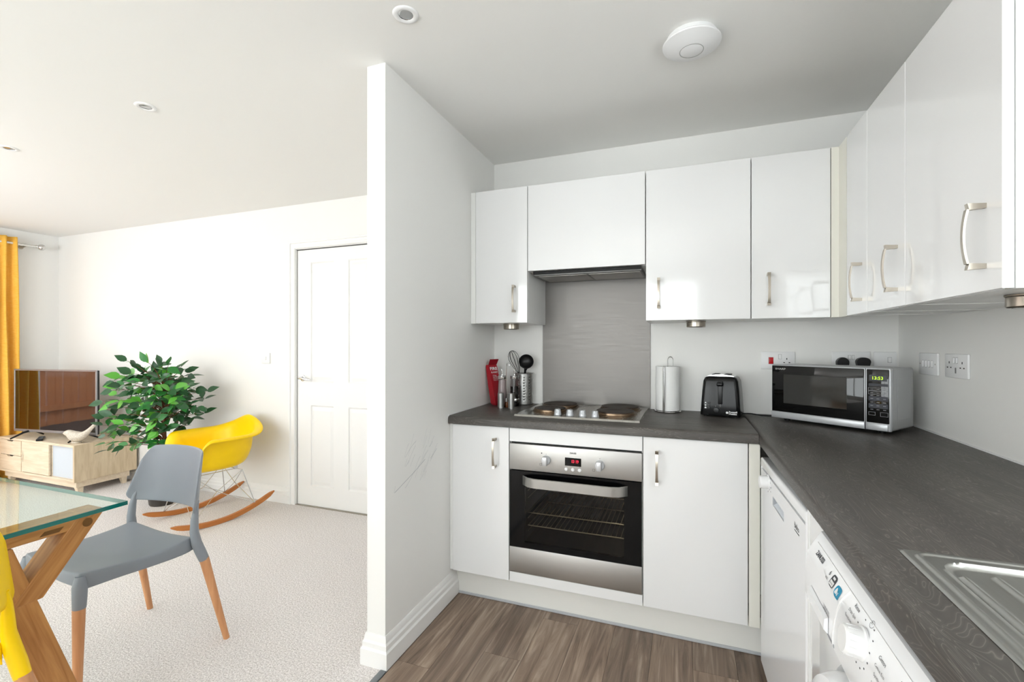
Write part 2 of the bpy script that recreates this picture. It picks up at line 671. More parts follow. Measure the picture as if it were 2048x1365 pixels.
struct(MB().box(-6.05, 1.0, YREAR-0.1, 2.9, ZC, ZC+0.1).build('ceiling', M_CEIL, org=(0, 0, ZC)))
DX0, DX1, DZ = -2.833, -2.060, 1.985           # door opening
struct(MB().box(-6.05, DX0, YW, 2.9, 0, ZC).box(DX1, XP+0.02, YW, 2.9, 0, ZC).box(DX0, DX1, YW, 2.9, DZ, ZC).box(DX0, DX1, YW+0.09, 2.9, 0, DZ)
       .build('wall_back', M_WALL, org=(-3.4, YW, 0), smooth=False))
struct(MB().box(XL, 1.0, YB, 2.9, 0, ZC).build('wall_kitchen', M_WALL, org=(0, YB, 0), smooth=False))
part = struct(MB().box(XP, XL, YE, 2.9, 0, ZC).build('wall_partition', M_WALL, org=(XL, YE, 0), smooth=False))
PY0, PY1, PZ = 0.10, 1.95, 2.08                # patio door opening
struct(MB().box(-6.05, XLEFT, PY1, 2.9, 0, ZC).box(-6.05, XLEFT, YREAR-0.1, PY0, 0, ZC).box(-6.05, XLEFT, PY0, PY1, PZ, ZC)
       .build('wall_left', M_WALL, org=(XLEFT, 0, 0), smooth=False))
KW = (-0.30, 1.00, 1.14, 2.10)
struct(MB().box(XR, 1.0, KW[1], 2.9, 0, ZC).box(XR, 1.0, YREAR-0.1, KW[0], 0, ZC).box(XR, 1.0, KW[0], KW[1], 0, KW[2]).box(XR, 1.0, KW[0], KW[1], KW[3], ZC)
       .build('wall_right', M_WALL, org=(XR, 0, 0), smooth=False))
RW = ((-4.6, -2.2, 0.3, 2.2), (-2.0, 0.2, 0.55, 2.15))  # unseen window openings, added to let the rear fills in
mb = MB()
xs = [-6.05, RW[0][0], RW[0][1], RW[1][0], RW[1][1], 1.0]
for a, b in ((0, 1), (2, 3), (4, 5)):
    mb.box(xs[a], xs[b], YREAR-0.1, YREAR, 0, ZC)
for r in RW:
    mb.box(r[0], r[1], YREAR-0.1, YREAR, 0, r[2]).box(r[0], r[1], YREAR-0.1, YREAR, r[3], ZC)
struct(mb.build('wall_front', M_WALL, org=(-2, YREAR, 0), smooth=False))


def window(name, axis, pos, a0, a1, z0, z1, mull=1, depth=0.06, pane=True):
    fr = MB()
    t = 0.055

    def bx(u0, u1, w0, w1):
        if axis == 'x':
            fr.box(pos-depth/2, pos+depth/2, u0, u1, w0, w1, 0.006)
        else:
            fr.box(u0, u1, pos-depth/2, pos+depth/2, w0, w1, 0.006)
    bx(a0, a0+t, z0, z1)
    bx(a1-t, a1, z0, z1)
    bx(a0+t, a1-t, z0, z0+t)
    bx(a0+t, a1-t, z1-t, z1)
    for k in range(mull):
        c = a0+(a1-a0)*(k+1)/(mull+1)
        bx(c-t/2, c+t/2, z0+t, z1-t)
    org = (pos, (a0+a1)/2, z0) if axis == 'x' else ((a0+a1)/2, pos, z0)
    w = struct(fr.build(name, M_PVC, org=org))
    if pane:
        for k in range(mull+1):
            u0, u1 = a0+(a1-a0)*k/(mull+1)+0.03, a0+(a1-a0)*(k+1)/(mull+1)-0.03
            p = MB()
            if axis == 'x':
                p.box(pos-0.004, pos+0.004, u0, u1, z0+0.03, z1-0.03)
            else:
                p.box(u0, u1, pos-0.004, pos+0.004, z0+0.03, z1-0.03)
            p.build('pane', M_PANE, w)
    return w


window('window_1', 'x', -6.0, PY0, PY1, 0.0, PZ)
window('window_2', 'x', 0.955, *KW)
window('window_3', 'y', YREAR-0.05, *RW[0])
window('window_4', 'y', YREAR-0.05, *RW[1])

# skirting boards: stepped profile swept along a path with mitred corners
PROF = [(0.0, 0.0), (0.019, 0.0), (0.019, 0.062), (0.016, 0.066), (0.0135, 0.070), (0.0135, 0.088), (0.011, 0.092), (0.0085, 0.096), (0.007, 0.112), (0.003, 0.121), (0.0, 0.121)]


def skirting(name, path, side=1.0):
    P = [Vector((p[0], p[1])) for p in path]
    n = len(P)
    nor = []
    for i in range(n-1):
        d = (P[i+1]-P[i]).normalized()
        nor.append(Vector((d.y, -d.x))*side)
    vs, fs = [], []
    k = len(PROF)
    for i in range(n):
        if i == 0:
            m = nor[0]
        elif i == n-1:
            m = nor[-1]
        else:
            a, b = nor[i-1], nor[i]
            m = (a+b)/(1+a.dot(b))
        for d, z in PROF:
            q = P[i]+m*d
            vs.append((q.x, q.y, z))
    for i in range(n-1):
        for j in range(k-1):
            a = i*k+j
            fs.append((a, a+1, a+1+k, a+k))
    fs.append(tuple(range(k)))
    fs.append(tuple(reversed(range((n-1)*k, n*k))))
    return struct(MB().add(vs, fs).build(name, M_TRIM, org=(P[0].x, P[0].y, 0), angle=20))


skirting('baseboard_partition', [(XL, 2.081), (XL, YE), (XP, YE), (XP, YW)], -1)
skirting('baseboard_back', [(DX0-0.06, YW), (XLEFT, YW)], -1)
skirting('baseboard_left', [(XLEFT, YW), (XLEFT, PY1)], -1)

# scuffs rubbed into the partition paint
mb = MB()
rs = random.Random(3)
for k in range(26):
    y0 = rs.uniform(1.62, 1.84)
    z0 = 0.70+rs.uniform(-0.05, 0.10)
    ln = rs.uniform(0.03, 0.10)
    a = rs.uniform(0.5, 1.15)
    c = rs.uniform(-0.4, 0.4)
    pts = []
    for i in range(5):
        t = i/4
        pts.append((y0+ln*t*math.cos(a), z0+ln*t*math.sin(a)+c*ln*t*(1-t)))
    for i in range(4):
        (ya, za), (yb, zb) = pts[i], pts[i+1]
        w = 0.0007
        mb.add([(XL+0.0004, ya, za-w), (XL+0.0004, yb, zb-w), (XL+0.0004, yb, zb+w), (XL+0.0004, ya, za+w)], [(0, 1, 2, 3)])
for y0, z0, y1, z1 in ((1.56, 0.655, 1.70, 0.70), (1.70, 0.70, 1.79, 0.735), (1.555, 0.655, 1.565, 0.68)):
    mb.add([(XL+0.0005, y0, z0-0.0012), (XL+0.0005, y1, z1-0.0012), (XL+0.0005, y1, z1+0.0012), (XL+0.0005, y0, z0+0.0012)], [(0, 1, 2, 3)])
mb.build('scuff_marks', M_SCUFF, part, stuff=True, label='faint grey scuffs rubbed into the paint')

# living-room door
ARC = [(0.0, 0.0), (0.0, 0.012), (0.006, 0.018), (0.018, 0.018), (0.022, 0.014), (0.040, 0.014), (0.044, 0.022), (0.055, 0.022), (0.057, 0.019), (0.057, 0.0)]


def architrave():
    """stepped door casing with mitred corners; ARC = (distance from the opening, depth)"""
    vs, fs = [], []
    k = len(ARC)
    for (x, z, mx, mz) in ((DX0, 0.0, -1, 0), (DX0, DZ, -1, 1), (DX1, DZ, 1, 1), (DX1, 0.0, 1, 0)):
        for d, e in ARC:
            vs.append((x+mx*d, YW-e, z+mz*d))
    for i in range(3):
        for j in range(k-1):
            a_ = i*k+j
            fs.append((a_, a_+1, a_+1+k, a_+k))
    # lining of the opening
    m = MB().add(vs, fs)
    m.box(DX0-0.001, DX0+0.003, YW-0.0002, YW+0.05, 0, DZ).box(DX1-0.003, DX1+0.001, YW-0.0002, YW+0.05, 0, DZ).box(DX0, DX1, YW-0.0002, YW+0.05, DZ-0.003, DZ+0.001)
    return m


door = struct(architrave().build('door_1', M_TRIM, org=((DX0+DX1)/2, YW, 0), angle=20))


def panel_leaf():
    """four-panel moulded leaf as one height-field"""
    x0, x1, z0, z1 = DX0+0.006, DX1-0.006, 0.006, DZ-0.008
    pans = [(-2.705, -2.466, 0.955, 1.876), (-2.349, -2.110, 0.955, 1.876), (-2.705, -2.466, 0.155, 0.777), (-2.349, -2.110, 0.155, 0.777)]

    def steps(a, b):
        return [a, a+0.010, a+0.016, a+0.040, a+0.046, b-0.046, b-0.040, b-0.016, b-0.010, b]
    xs = sorted(set([x0, x1]+steps(-2.705, -2.466)+steps(-2.349, -2.110)))
    zs = sorted(set([z0, z1]+steps(0.955, 1.876)+steps(0.155, 0.777)))

    def h(x, z):
        for a, b, c, d in pans:
            e = min(x-a, b-x, z-c, d-z)
            if e > -1e-6:
                if e < 0.010:
                    return 0.0
                if e < 0.016+1e-6:
                    return 0.009
                if e < 0.040-1e-6:
                    return 0.009
                return 0.002
        return 0.0
    vs = [(x, YW+0.006+h(x, z), z) for z in zs for x in xs]
    n = len(xs)
    fs = [(j*n+i, j*n+i+1, (j+1)*n+i+1, (j+1)*n+i) for j in range(len(zs)-1) for i in range(n-1)]
    m = MB().add(vs, fs)
    # edges and back
    m.box(x0, x1, YW+0.020, YW+0.045, z0, z1)
    m.box(x0, x0+0.003, YW+0.006, YW+0.03, z0, z1).box(x0, x1, YW+0.006, YW+0.03, z1-0.003, z1)
    return m


leaf = panel_leaf().build('door_leaf', M_TRIM, door, angle=12)
mb = MB().lathe([(0.025, 0), (0.025, 0.006), (0.022, 0.008), (0.010, 0.009), (0.009, 0.045), (0.0, 0.046)], 20, T(-2.772, YW+0.007, 0.985, PI/2))
mb.tube([(-2.772, YW-0.036, 0.985), (-2.745, YW-0.040, 0.985), (-2.690, YW-0.040, 0.977), (-2.660, YW-0.038, 0.975)], [0.008, 0.0085, 0.007, 0.006], 10)
mb.build('door_handle', M_CHROME, door)
MB().box(DX0, DX1, YW-0.01, YW+0.06, -0.0005, 0.0045).build('door_threshold', M_NICKEL, door)

# ------------------------------------------------------------------ outside the patio door
struct(MB().box(-7.3, -6.05, -5, 6, -0.12, -0.03).build('patio', M_PAVE, org=(-6.5, 0, -0.12)))
struct(MB().box(-9.4, -7.3, -5, 6, -0.12, -0.06).build('ground', M_MULCH, org=(-8.3, 0, -0.12)))
fence = thing('garden_fence', 'orange-brown timber board fence mirrored in the television screen', 'fence', (-8.9, 0, -0.06))
me = MB().box(-0.011, 0.011, -0.058, 0.058, 0, 1.75, 0.003, 1).mesh('board')
me.materials.append(M_FENCE)
for k in range(58):
    piece(me, 'board', fence, (-8.9+(0.004 if k % 2 else -0.004), -4.2+0.124*k, -0.06+0.004*((k*7) % 3)))
for zz in (0.18, 0.85, 1.5):
    MB().box(-8.87, -8.835, -4.3, 3.0, zz, zz+0.09).build('fence_rail', M_FENCE, fence)

# ================================================================== KITCHEN UNITS


def handle_mesh():
    m = MB()
    for s in (1, -1):
        za, zb = 0.0565, 0.0705
        vs = [(-0.0055, 0, s*0.0585), (0.0055, 0, s*0.0585), (0.0055, 0, s*0.0685), (-0.0055, 0, s*0.0685),
              (-0.0065, -0.029, s*za), (0.0065, -0.029, s*za), (0.0065, -0.032, s*zb), (-0.0065, -0.032, s*zb)]
        m.add(vs, [(0, 3, 2, 1), (4, 5, 6, 7), (0, 1, 5, 4), (1, 2, 6, 5), (2, 3, 7, 6), (3, 0, 4, 7)])
    n = 13
    vs, fs = [], []
    for i in range(n):
        t = -1+2*i/(n-1)
        z = 0.058*t
        y = -0.0285-0.0065*(1-t*t)
        w = 0.0046+0.0012*t*t
        vs += [(-w, y, z), (w, y, z), (w, y-0.0045, z), (-w, y-0.0045, z)]
    for i in range(n-1):
        for k in range(4):
            a, b = i*4+k, i*4+(k+1) % 4
            fs.append((a, b, b+4, a+4))
    m.add(vs, fs)
    me = m.mesh('handle', angle=40)
    me.materials.append(M_NICKEL)
    return me


HANDLE = handle_mesh()


def unit_back(name, label, x0, x1, z0, z1, yf, handle=None, carc_z1=None, group='glossy white wall cabinets', body_in=0.0):
    """cabinet of the back run (faces the viewer): body, door > handle"""
    t = thing(name, label, 'cabinet', ((x0+x1)/2, YB-0.002, z0), 0, group)
    cz1 = z1 if carc_z1 is None else carc_z1
    b = MB()
    a0, a1, c0, c1 = x0+0.0008, x1-0.0008, yf+0.0205, YB-0.002
    b.box(a0, a0+0.016, c0, c1, z0, cz1).box(a1-0.016, a1, c0, c1, z0, cz1).box(a0+0.016, a1-0.016, c0, c1, z0+0.001, z0+0.017).box(a0+0.016, a1-0.016, c0, c1, cz1-0.017, cz1-0.001).box(a0+0.016, a1-0.016, c1-0.008, c1-0.001, z0+0.017, cz1-0.017)
    b.build('body', M_CARC, t, smooth=False)
    d = MB().box(x0+0.0016, x1-0.0016, yf, yf+0.019, z0+0.0005, z1, 0.0012, 1).build('door', M_GLOSS, t)
    if handle:
        piece(HANDLE, 'handle', d, (handle[0]-0, yf, handle[1]))
    return t


def unit_right(name, label, y0, y1, z0, z1, xf, handle=None, group='glossy white wall cabinets'):
    t = thing(name, label, 'cabinet', (XR-0.002, (y0+y1)/2, z0), 0, group)
    b = MB()
    a0, a1, c0, c1 = y0+0.0008, y1-0.0008, xf+0.0205, XR-0.002
    b.box(c0, c1, a0, a0+0.016, z0, z1).box(c0, c1, a1-0.016, a1, z0, z1).box(c0, c1, a0+0.016, a1-0.016, z0+0.001, z0+0.017).box(c0, c1, a0+0.016, a1-0.016, z1-0.017, z1-0.001).box(c1-0.008, c1-0.001, a0+0.016, a1-0.016, z0+0.017, z1-0.017)
    b.build('body', M_CARC, t, smooth=False)
    d = MB().box(xf, xf+0.019, y0+0.0016, y1-0.0016, z0+0.0005, z1, 0.0012, 1).build('door', M_GLOSS, t)
    if handle:
        h = piece(HANDLE, 'handle', d, (xf, handle[0], handle[1]), (0, 0, -PI/2))
    return t


# wall cabinets
unit_back('wall_cabinet', 'narrow glossy white wall cabinet beside the partition, left of the extractor', -1.0505, -0.7570, ZUB, ZUT, YU, (-0.826, 1.4805))
unit_back('extractor_cabinet', 'short handleless glossy white cabinet over the hob', -0.7570, -0.1735, 1.6215, ZUT, YU)
unit_back('wall_cabinet', 'wide glossy white wall cabinet right of the extractor, handle at its left edge', -0.1725, 0.2700, ZUB, ZUT, YU, (-0.113, 1.4815))
unit_back('wall_cabinet', 'glossy white wall cabinet above the microwave, next to the corner filler', 0.2705, 0.5660, ZUB, ZUT, YU, (0.336, 1.4815))
t = thing('corner_filler', 'cream filler strip where the wall cabinets meet in the corner', 'filler', (0.58, YU, ZUB))
MB().box(0.5672, XU+0.001, YU, YU+0.02, ZUB+0.0005, ZUT).build('front_strip', M_CREAM, t, smooth=False)
MB().box(XU+0.0012, XU+0.018, 2.157, YU+0.02, ZUB+0.0005, ZUT).build('return_strip', M_CREAM, t, smooth=False)
unit_right('wall_cabinet', 'narrow glossy white side-wall cabinet nearest the inside corner', 1.9375, 2.1550, ZUB, ZUT, XU, (1.990, 1.470))
unit_right('wall_cabinet', 'middle glossy white cabinet of the side wall run', 1.6410, 1.9370, ZUB, ZUT, XU, (1.694, 1.473))
unit_right('wall_cabinet', 'large glossy white side-wall cabinet closest to the viewer', 1.2050, 1.6405, ZUB, ZUT, XU, (1.2625, 1.474))
MB().box(-1.0795, -1.0515, YU+0.004, YU+0.024, ZUB, ZUT).build('filler_strip', M_CARC, thing('cabinet_end_filler', 'slim white filler between the partition and the first wall cabinet', 'filler', (-1.065, YU, ZUB)), smooth=False)

# extractor
t = thing('extractor_hood', 'slim grey extractor set under the short cabinet over the hob', 'extractor', (-0.465, 2.42, 1.597))
MB().box(-0.735, -0.195, YU+0.035, YB-0.012, 1.600, 1.6222, 0.002).build('body', mat('extractor_grey', (120, 120, 118), 0.4, metal=0.3), t)
MB().box(-0.735, -0.195, YU+0.024, YU+0.034, 1.606, 1.6212, 0.001).build('front_lip', M_DARK, t)
for k in range(2):
    MB().box(-0.715+0.262*k, -0.465+0.262*k, YU+0.06, YB-0.06, 1.5975, 1.6005, 0.001).build('grease_filter', M_STEEL, t)

# puck lights under the cabinets
for i, (x, y, lab) in enumerate(((-0.900, 2.40, 'round nickel under-cabinet light above the utensil holder'), (0.050, 2.40, 'round nickel under-cabinet light above the paper towel and toaster'), (0.728, 1.375, 'round nickel under-cabinet light at the right edge, beneath the nearest cabinet'))):
    t = thing('under_cabinet_light', lab, 'light', (x, y, ZUB-0.030), 0, 'under-cabinet puck lights')
    MB().lathe([(0.0, 0), (0.040, 0), (0.043, 0.003), (0.043, 0.024), (0.045, 0.0265), (0.045, 0.0295)], 32, T(x, y, ZUB-0.0295)).build('housing', M_NICKEL, t)
    MB().lathe([(0.0, -0.001), (0.033, -0.001), (0.034, 0.001)], 24, T(x, y, ZUB-0.0295)).build('lens', M_LAMP, t)

# base units
unit_back('base_cabinet', 'narrow white base cabinet left of the oven', -1.0640, -0.7675, ZD0, ZD1, YF, (-0.835, 0.737), group='white base cabinets')
unit_back('base_cabinet', 'wide white base cabinet right of the oven', -0.1655, 0.2325, ZD0, ZD1, YF, (-0.108, 0.736), group='white base cabinets')
t = thing('corner_post', 'cream corner post between the right base cabinet and the dishwasher', 'filler', (0.253, YF, ZD0))
MB().box(0.2345, 0.2738, YF, YF+0.019, ZD0, ZD1, 0.001, 1).build('front_strip', M_CREAM, t)
MB().box(0.2530, 0.2712, YF+0.02, YF+0.30, ZD0, ZD1).build('return_strip', M_CREAM, t, smooth=False)
MB().box(-1.0795, -1.0650, YF+0.006, YF+0.026, ZD0, ZD1).build('filler_strip', M_CARC, thing('base_end_filler', 'slim white filler between the partition and the left base cabinet', 'filler', (-1.072, YF, ZD0)), smooth=False)
pl_ = thing('plinth', 'long white plinth board under the oven and base cabinets', 'plinth', (-0.4, 2.082, 0))
MB().box(-1.0795, 0.290, 2.082, 2.098, 0.001, 0.1425).build('board', M_PLINTH, pl_, smooth=False)
MB().box(-1.060, 0.290, 2.0765, 2.0815, 0.001, 0.013, 0.001, 1).build('seal_strip', mat('seal_grey', (186, 188, 192), 0.3), pl_)

# oven housing
t = thing('oven_housing', 'white cabinet surround above and below the built-in oven', 'cabinet', (-0.466, YB-0.002, ZD0))
MB().box(-0.7665, -0.7515, YF+0.0205, YB-0.002, ZD0, ZD1).box(-0.1815, -0.1665, YF+0.0205, YB-0.002, ZD0, ZD1).box(-0.7515, -0.1815, YF+0.0205, YB-0.002, ZD0, ZD0+0.018).box(-0.7515, -0.1815, YB-0.012, YB-0.002, ZD0, ZD1).build('body', M_CARC, t, smooth=False)
MB().box(-0.7655, -0.1672, YF, YF+0.019, 0.7945, ZD1, 0.0012, 1).build('top_panel', M_GLOSS, t)
MB().box(-0.7655, -0.1672, YF, YF+0.019, ZD0, 0.1885, 0.0012, 1).build('bottom_panel', M_GLOSS, t)

# oven
ov = thing('oven', 'built-in stainless steel electric oven with black glass door and red clock', 'oven', (-0.466, 2.06, 0.19))
OX0, OX1 = -0.7640, -0.1690
fy = YF-0.004
cp = MB().box(OX0, OX1, fy, fy+0.022, 0.6665, 0.7860, 0.002).build('control_panel', M_STEEL, ov)
MB().box(OX0+0.003, OX0+0.045, fy+0.020, fy+0.03, 0.19, 0.792).box(OX1-0.045, OX1-0.003, fy+0.020, fy+0.03, 0.19, 0.792).box(OX0+0.045, OX1-0.045, fy+0.020, fy+0.03, 0.19, 0.318).box(OX0+0.045, OX1-0.045, fy+0.023, fy+0.033, 0.632, 0.792).box(OX0+0.02, OX0+0.03, fy+0.026, 2.50, 0.2, 0.78).box(OX1-0.03, OX1-0.02, fy+0.026, 2.50, 0.2, 0.78).build('chassis', M_DARK, ov, smooth=False)
# door: black glass border, see-through window, steel foot
df = MB()
wx0, wx1, wz0, wz1 = -0.690, -0.243, 0.335, 0.615
df.box(OX0+0.001, wx0, fy, fy+0.016, 0.3095, 0.6625).box(wx1, OX1-0.001, fy, fy+0.016, 0.3095, 0.6625).box(wx0, wx1, fy, fy+0.016, 0.3095, wz0).box(wx0, wx1, fy, fy+0.016, wz1, 0.6625)
df = df.build('door_frame', M_BLACKG, ov, smooth=False, label='black glass border of the oven door')
MB().box(wx0, wx1, fy+0.0005, fy+0.004, wz0, wz1).build('window', M_OVENGL, df, smooth=False)
MB().box(OX0, OX1, fy-0.001, fy+0.018, 0.1915, 0.3085, 0.002).build('lower_panel', M_STEEL, ov)
hb = MB()
n = 15
vs, fs = [], []
for i in range(n):
    t_ = i/(n-1)
    x = -0.697+0.470*t_
    e = min(t_, 1-t_)/0.12
    y = fy-0.040+(0.038*(1-math.sin(min(1, e)*PI/2)) if e < 1 else 0)
    vs += [(x, y, 0.600), (x, y-0.005, 0.602), (x, y-0.005, 0.642), (x, y, 0.644), (x, y+0.004, 0.642), (x, y+0.004, 0.602)]
for i in range(n-1):
    for k in range(6):
        a, b = i*6+k, i*6+(k+1) % 6
        fs.append((a, b, b+6, a+6))
fs += [tuple(range(6)), tuple(reversed(range((n-1)*6, n*6)))]
hb.add(vs, fs).build('door_handle', mat('handle_steel', (176, 174, 170), 0.4, metal=0.9), ov, angle=50)
for x, z in ((-0.587, 0.722), (-0.345, 0.721)):
    k = MB().lathe([(0.021, 0), (0.021, 0.010), (0.019, 0.013), (0.0, 0.0135)], 28, T(x, fy, z, PI/2)).build('knob', M_SILVER, cp)
    MB().box(x-0.0105, x+0.0105, fy-0.034, fy-0.010, z-0.020, z+0.020, 0.003).build('knob_grip', mat('knob_silver', (205, 206, 208), 0.3, metal=0.5), cp)
MB().box(-0.500, -0.427, fy-0.0012, fy, 0.7060, 0.7420, 0.0005, 1).build('display', M_BLACKG, cp)
text('13 19', 0.030, M_LEDR, cp, (-0.4535, fy-0.0014, 0.727), name='digits', bold=0.01, align='CENTER', height=0.0135)
text('ZANUSSI', 0.030, M_BLKTXT, cp, (-0.4640, fy-0.0003, 0.7630), name='lettering', bold=0.03, align='CENTER', height=0.0075)
for x in (-0.494, -0.4640, -0.4340):
    MB().lathe([(0.0075, 0), (0.0075, 0.004), (0.0055, 0.006), (0, 0.0062)], 18, T(x, fy, 0.6905, PI/2)).build('button', M_WPLAS, cp)
mb = MB().lathe([(0.003, 0), (0.003, 0.0004)], 12, T(-0.608, fy, 0.752, PI/2)).lathe([(0.0015, 0), (0.0015, 0.0004)], 8, T(-0.587, fy, 0.749, PI/2)).lathe([(0.0015, 0), (0.0015, 0.0004)], 8, T(-0.345, fy, 0.749, PI/2))
for x, z in ((-0.612, 0.700), (-0.372, 0.697)):
    mb.box(x-0.005, x+0.005, fy-0.0004, fy, z+0.0042, z+0.005).box(x-0.005, x+0.005, fy-0.0004, fy, z-0.005, z-0.0042).box(x-0.005, x-0.0042, fy-0.0004, fy, z-0.005, z+0.005).box(x+0.0042, x+0.005, fy-0.0004, fy, z-0.005, z+0.005)
for x, s in ((-0.494, '-'), (-0.434, '+')):
    mb.box(x-0.003, x+0.003, fy-0.0004, fy, 0.7012, 0.7018)
    if s == '+':
        mb.box(x-0.0003, x+0.0003, fy-0.0004, fy, 0.6985, 0.7045)
mb.build('printed_marks', M_BLKTXT, cp, smooth=False)
# cavity with two wire shelves
cv = MB()
cx0, cx1, cz0, cz1, cy0, cy1 = -0.700, -0.232, 0.325, 0.625, fy+0.034, 2.44
cv.box(cx0-0.01, cx0, cy0, cy1, cz0, cz1).box(cx1, cx1+0.01, cy0, cy1, cz0, cz1).box(cx0, cx1, cy0, cy1, cz0-0.01, cz0).box(cx0, cx1, cy0, cy1, cz1, cz1+0.01).box(cx0, cx1, cy1, cy1+0.01, cz0, cz1)
cav = cv.build('cavity', M_CAVITY, ov, smooth=False)
for z in (0.395, 0.455):
    m_ = MB()
    for y in (cy0+0.02, cy0+0.36):
        m_.tube([(cx0+0.01, y, z), (cx1-0.01, y, z)], 0.003, 6)
    for x in (cx0+0.01, cx1-0.01):
        m_.tube([(x, cy0+0.02, z), (x, cy0+0.36, z)], 0.003, 6)
    for k in range(1, 21):
        x = cx0+0.01+(cx1-cx0-0.02)*k/21
        m_.tube([(x, cy0+0.02, z+0.001), (x, cy0+0.36, z+0.001)], 0.0016, 5)
    m_.build('wire_shelf', M_RACK, ov)
m_ = MB()
for z in (0.52, 0.555, 0.585, 0.425, 0.365):
    for x in (cx0+0.006, cx1-0.006):
        m_.tube([(x, cy0+0.03, z), (x, cy1-0.03, z)], 0.002, 5)
    if z > 0.5:
        m_.tube([(cx0+0.006, cy1-0.02, z), (cx1-0.006, cy1-0.02, z)], 0.002, 5)
m_.build('shelf_runners', M_RACK, ov)
# small fill light added to brighten the oven cavity
ld = bpy.data.lights.new('oven_cavity_fill', 'POINT')
ld.energy = 0.35
ld.color = (1, 0.93, 0.8)
ld.shadow_soft_size = 0.02
lo = bpy.data.objects.new('oven_cavity_fill', ld)
COL.objects.link(lo)
lo.location = (-0.32, 2.36, 0.59)

# ------------------------------------------------------------------ worktops
wt = thing('worktop', 'dark grey wood-effect worktop along the back wall under the hob', 'worktop', (-0.4, 2.3, WT0), 0, 'dark grey worktops')


def front_prof(d):
    """rounded post-formed front: list of (depth, z), depth 0 = foremost"""
    return [(0.0, WT0), (0.0, WT1-0.014), (0.002, WT1-0.007), (0.006, WT1-0.002), (0.014, WT1), (d, WT1), (d, WT0)]


yfw = 2.000
MB().prism([(yfw+a, b) for a, b in front_prof(YB-0.002-yfw)], XL+0.002, 0.2672, 'x').build('top', M_WTB, wt, angle=50)
MB().box(XL, XL+0.004, yfw+0.004, YB-0.002, WT0+0.001, WT1+0.004).box(XL, -0.775, YB-0.0045, YB, WT1-0.002, WT1+0.004).box(-0.172, 0.266, YB-0.0045, YB, WT1-0.002, WT1+0.004).build('sealant_line', M_WPLAS, wt, smooth=False)
wt2 = thing('worktop', 'dark grey wood-effect worktop along the right wall holding the sink', 'worktop', (0.6, 0.9, WT0), 0, 'dark grey worktops')
xfw = 0.2680
SKX0, SKX1, SKY0, SKY1 = 0.349, 0.823, -0.015, 0.945     # cut-out
m_ = MB()
m_.prism([(xfw+a, b) for a, b in front_prof(SKX0-xfw)], -1.2, YB-0.002, 'y')
m_.box(SKX0, SKX1, SKY1, YB-0.002, WT0, WT1).box(SKX0, SKX1, -1.2, SKY0, WT0, WT1).box(SKX1, XR-0.002, -1.2, YB-0.002, WT0, WT1)
m_.build('top', M_WTR, wt2, angle=50)
MB().box(XR-0.0055, XR-0.0005, -1.2, YB-0.002, WT1-0.002, WT1+0.005).box(0.30, XR, YB-0.0045, YB, WT1-0.002, WT1+0.004).build('sealant_line', M_WPLAS, wt2, smooth=False)

# splashback
sp = tag(MB().box(-0.7735, -0.1730, YB-0.006, YB-0.0005, WT1+0.0005, 1.640, 0.0006, 1).build('splashback', M_SPLASH, org=(-0.47, YB-0.003, WT1)), 'brushed steel splashback panel behind the hob', 'splashback')

# hob
hb = thing('hob', 'stainless steel electric hob with four dark round hotplates', 'hob', (-0.48, 2.33, WT1))
hx0, hx1, hy0, hy1 = -0.775, -0.184, 2.096, 2.572
m_ = MB()


def hobtop(u, v):
    x, y = hx0+(hx1-hx0)*u, hy0+(hy1-hy0)*v
    e = min(x-hx0, hx1-x, y-hy0, hy1-y)
    if e < 0.002:
        z = 0.001
    elif e < 0.012:
        z = 0.009
    elif e < 0.022:
        z = 0.009-0.003*(e-0.012)/0.01
    else:
        z = 0.006
    return (x, y, WT1+z)


us = [0, 0.004, 0.012, 0.020, 0.037, 0.06, 0.3, 0.5, 0.7, 0.94, 0.963, 0.980, 0.988, 0.996, 1]
vs = [hobtop(u, v) for v in us for u in us]
nn = len(us)
fs = [(j*nn+i, j*nn+i+1, (j+1)*nn+i+1, (j+1)*nn+i) for j in range(nn-1) for i in range(nn-1)]
m_.add(vs, fs).box(hx0, hx1, hy0, hy1, WT1+0.0002, WT1+0.001)
m_.build('tray', M_HOB, hb, angle=30)
for x, y, r in ((-0.645, 2.285, 0.080), (-0.640, 2.470, 0.092), (-0.318, 2.295, 0.080+0.012), (-0.318, 2.466, 0.096)):
    z0 = WT1+0.005
    p = MB().lathe([(r+0.012, 0), (r+0.011, 0.003), (r+0.004, 0.005), (r+0.003, 0.014), (r-0.002, 0.016)], 40, T(x, y, z0), cap=False).build('plate_rim', M_PLATERIM, hb)
    MB().lathe([(r-0.001, 0.012), (r-0.001, 0.0185), (r-0.004, 0.0195), (0.028, 0.0190), (0.026, 0.0182), (0.0, 0.0180)], 40, T(x, y, z0)).build('hotplate', M_PLATE, hb)
for x in (-0.575, -0.515, -0.454, -0.394):
    MB().lathe([(0.018, 0), (0.0175, 0.004), (0.014, 0.026), (0.012, 0.028), (0, 0.0285)], 20, T(x, 2.170, WT1+0.0065)).box(x-0.003, x+0.003, 2.170-0.0165, 2.170+0.0165, WT1+0.012, WT1+0.0355, 0.0015).build('knob', M_SILVER, hb)

# sink
sk = thing('sink', 'stainless steel inset sink with ridged drainer in the right worktop', 'sink', (0.586, 0.46, WT1))
sx0, sx1, sy0, sy1 = 0.336, 0.836, -0.030, 0.960


def sdround(x, y, x0, x1, y0, y1, r):
    cx, cy = (x0+x1)/2, (y0+y1)/2
    qx, qy = abs(x-cx)-(x1-x0)/2+r, abs(y-cy)-(y1-y0)/2+r
    return math.hypot(max(qx, 0), max(qy, 0))+min(max(qx, qy), 0)-r


def bumpf(d, w, h):
    return h*max(0.0, 1-(d/w)**2)


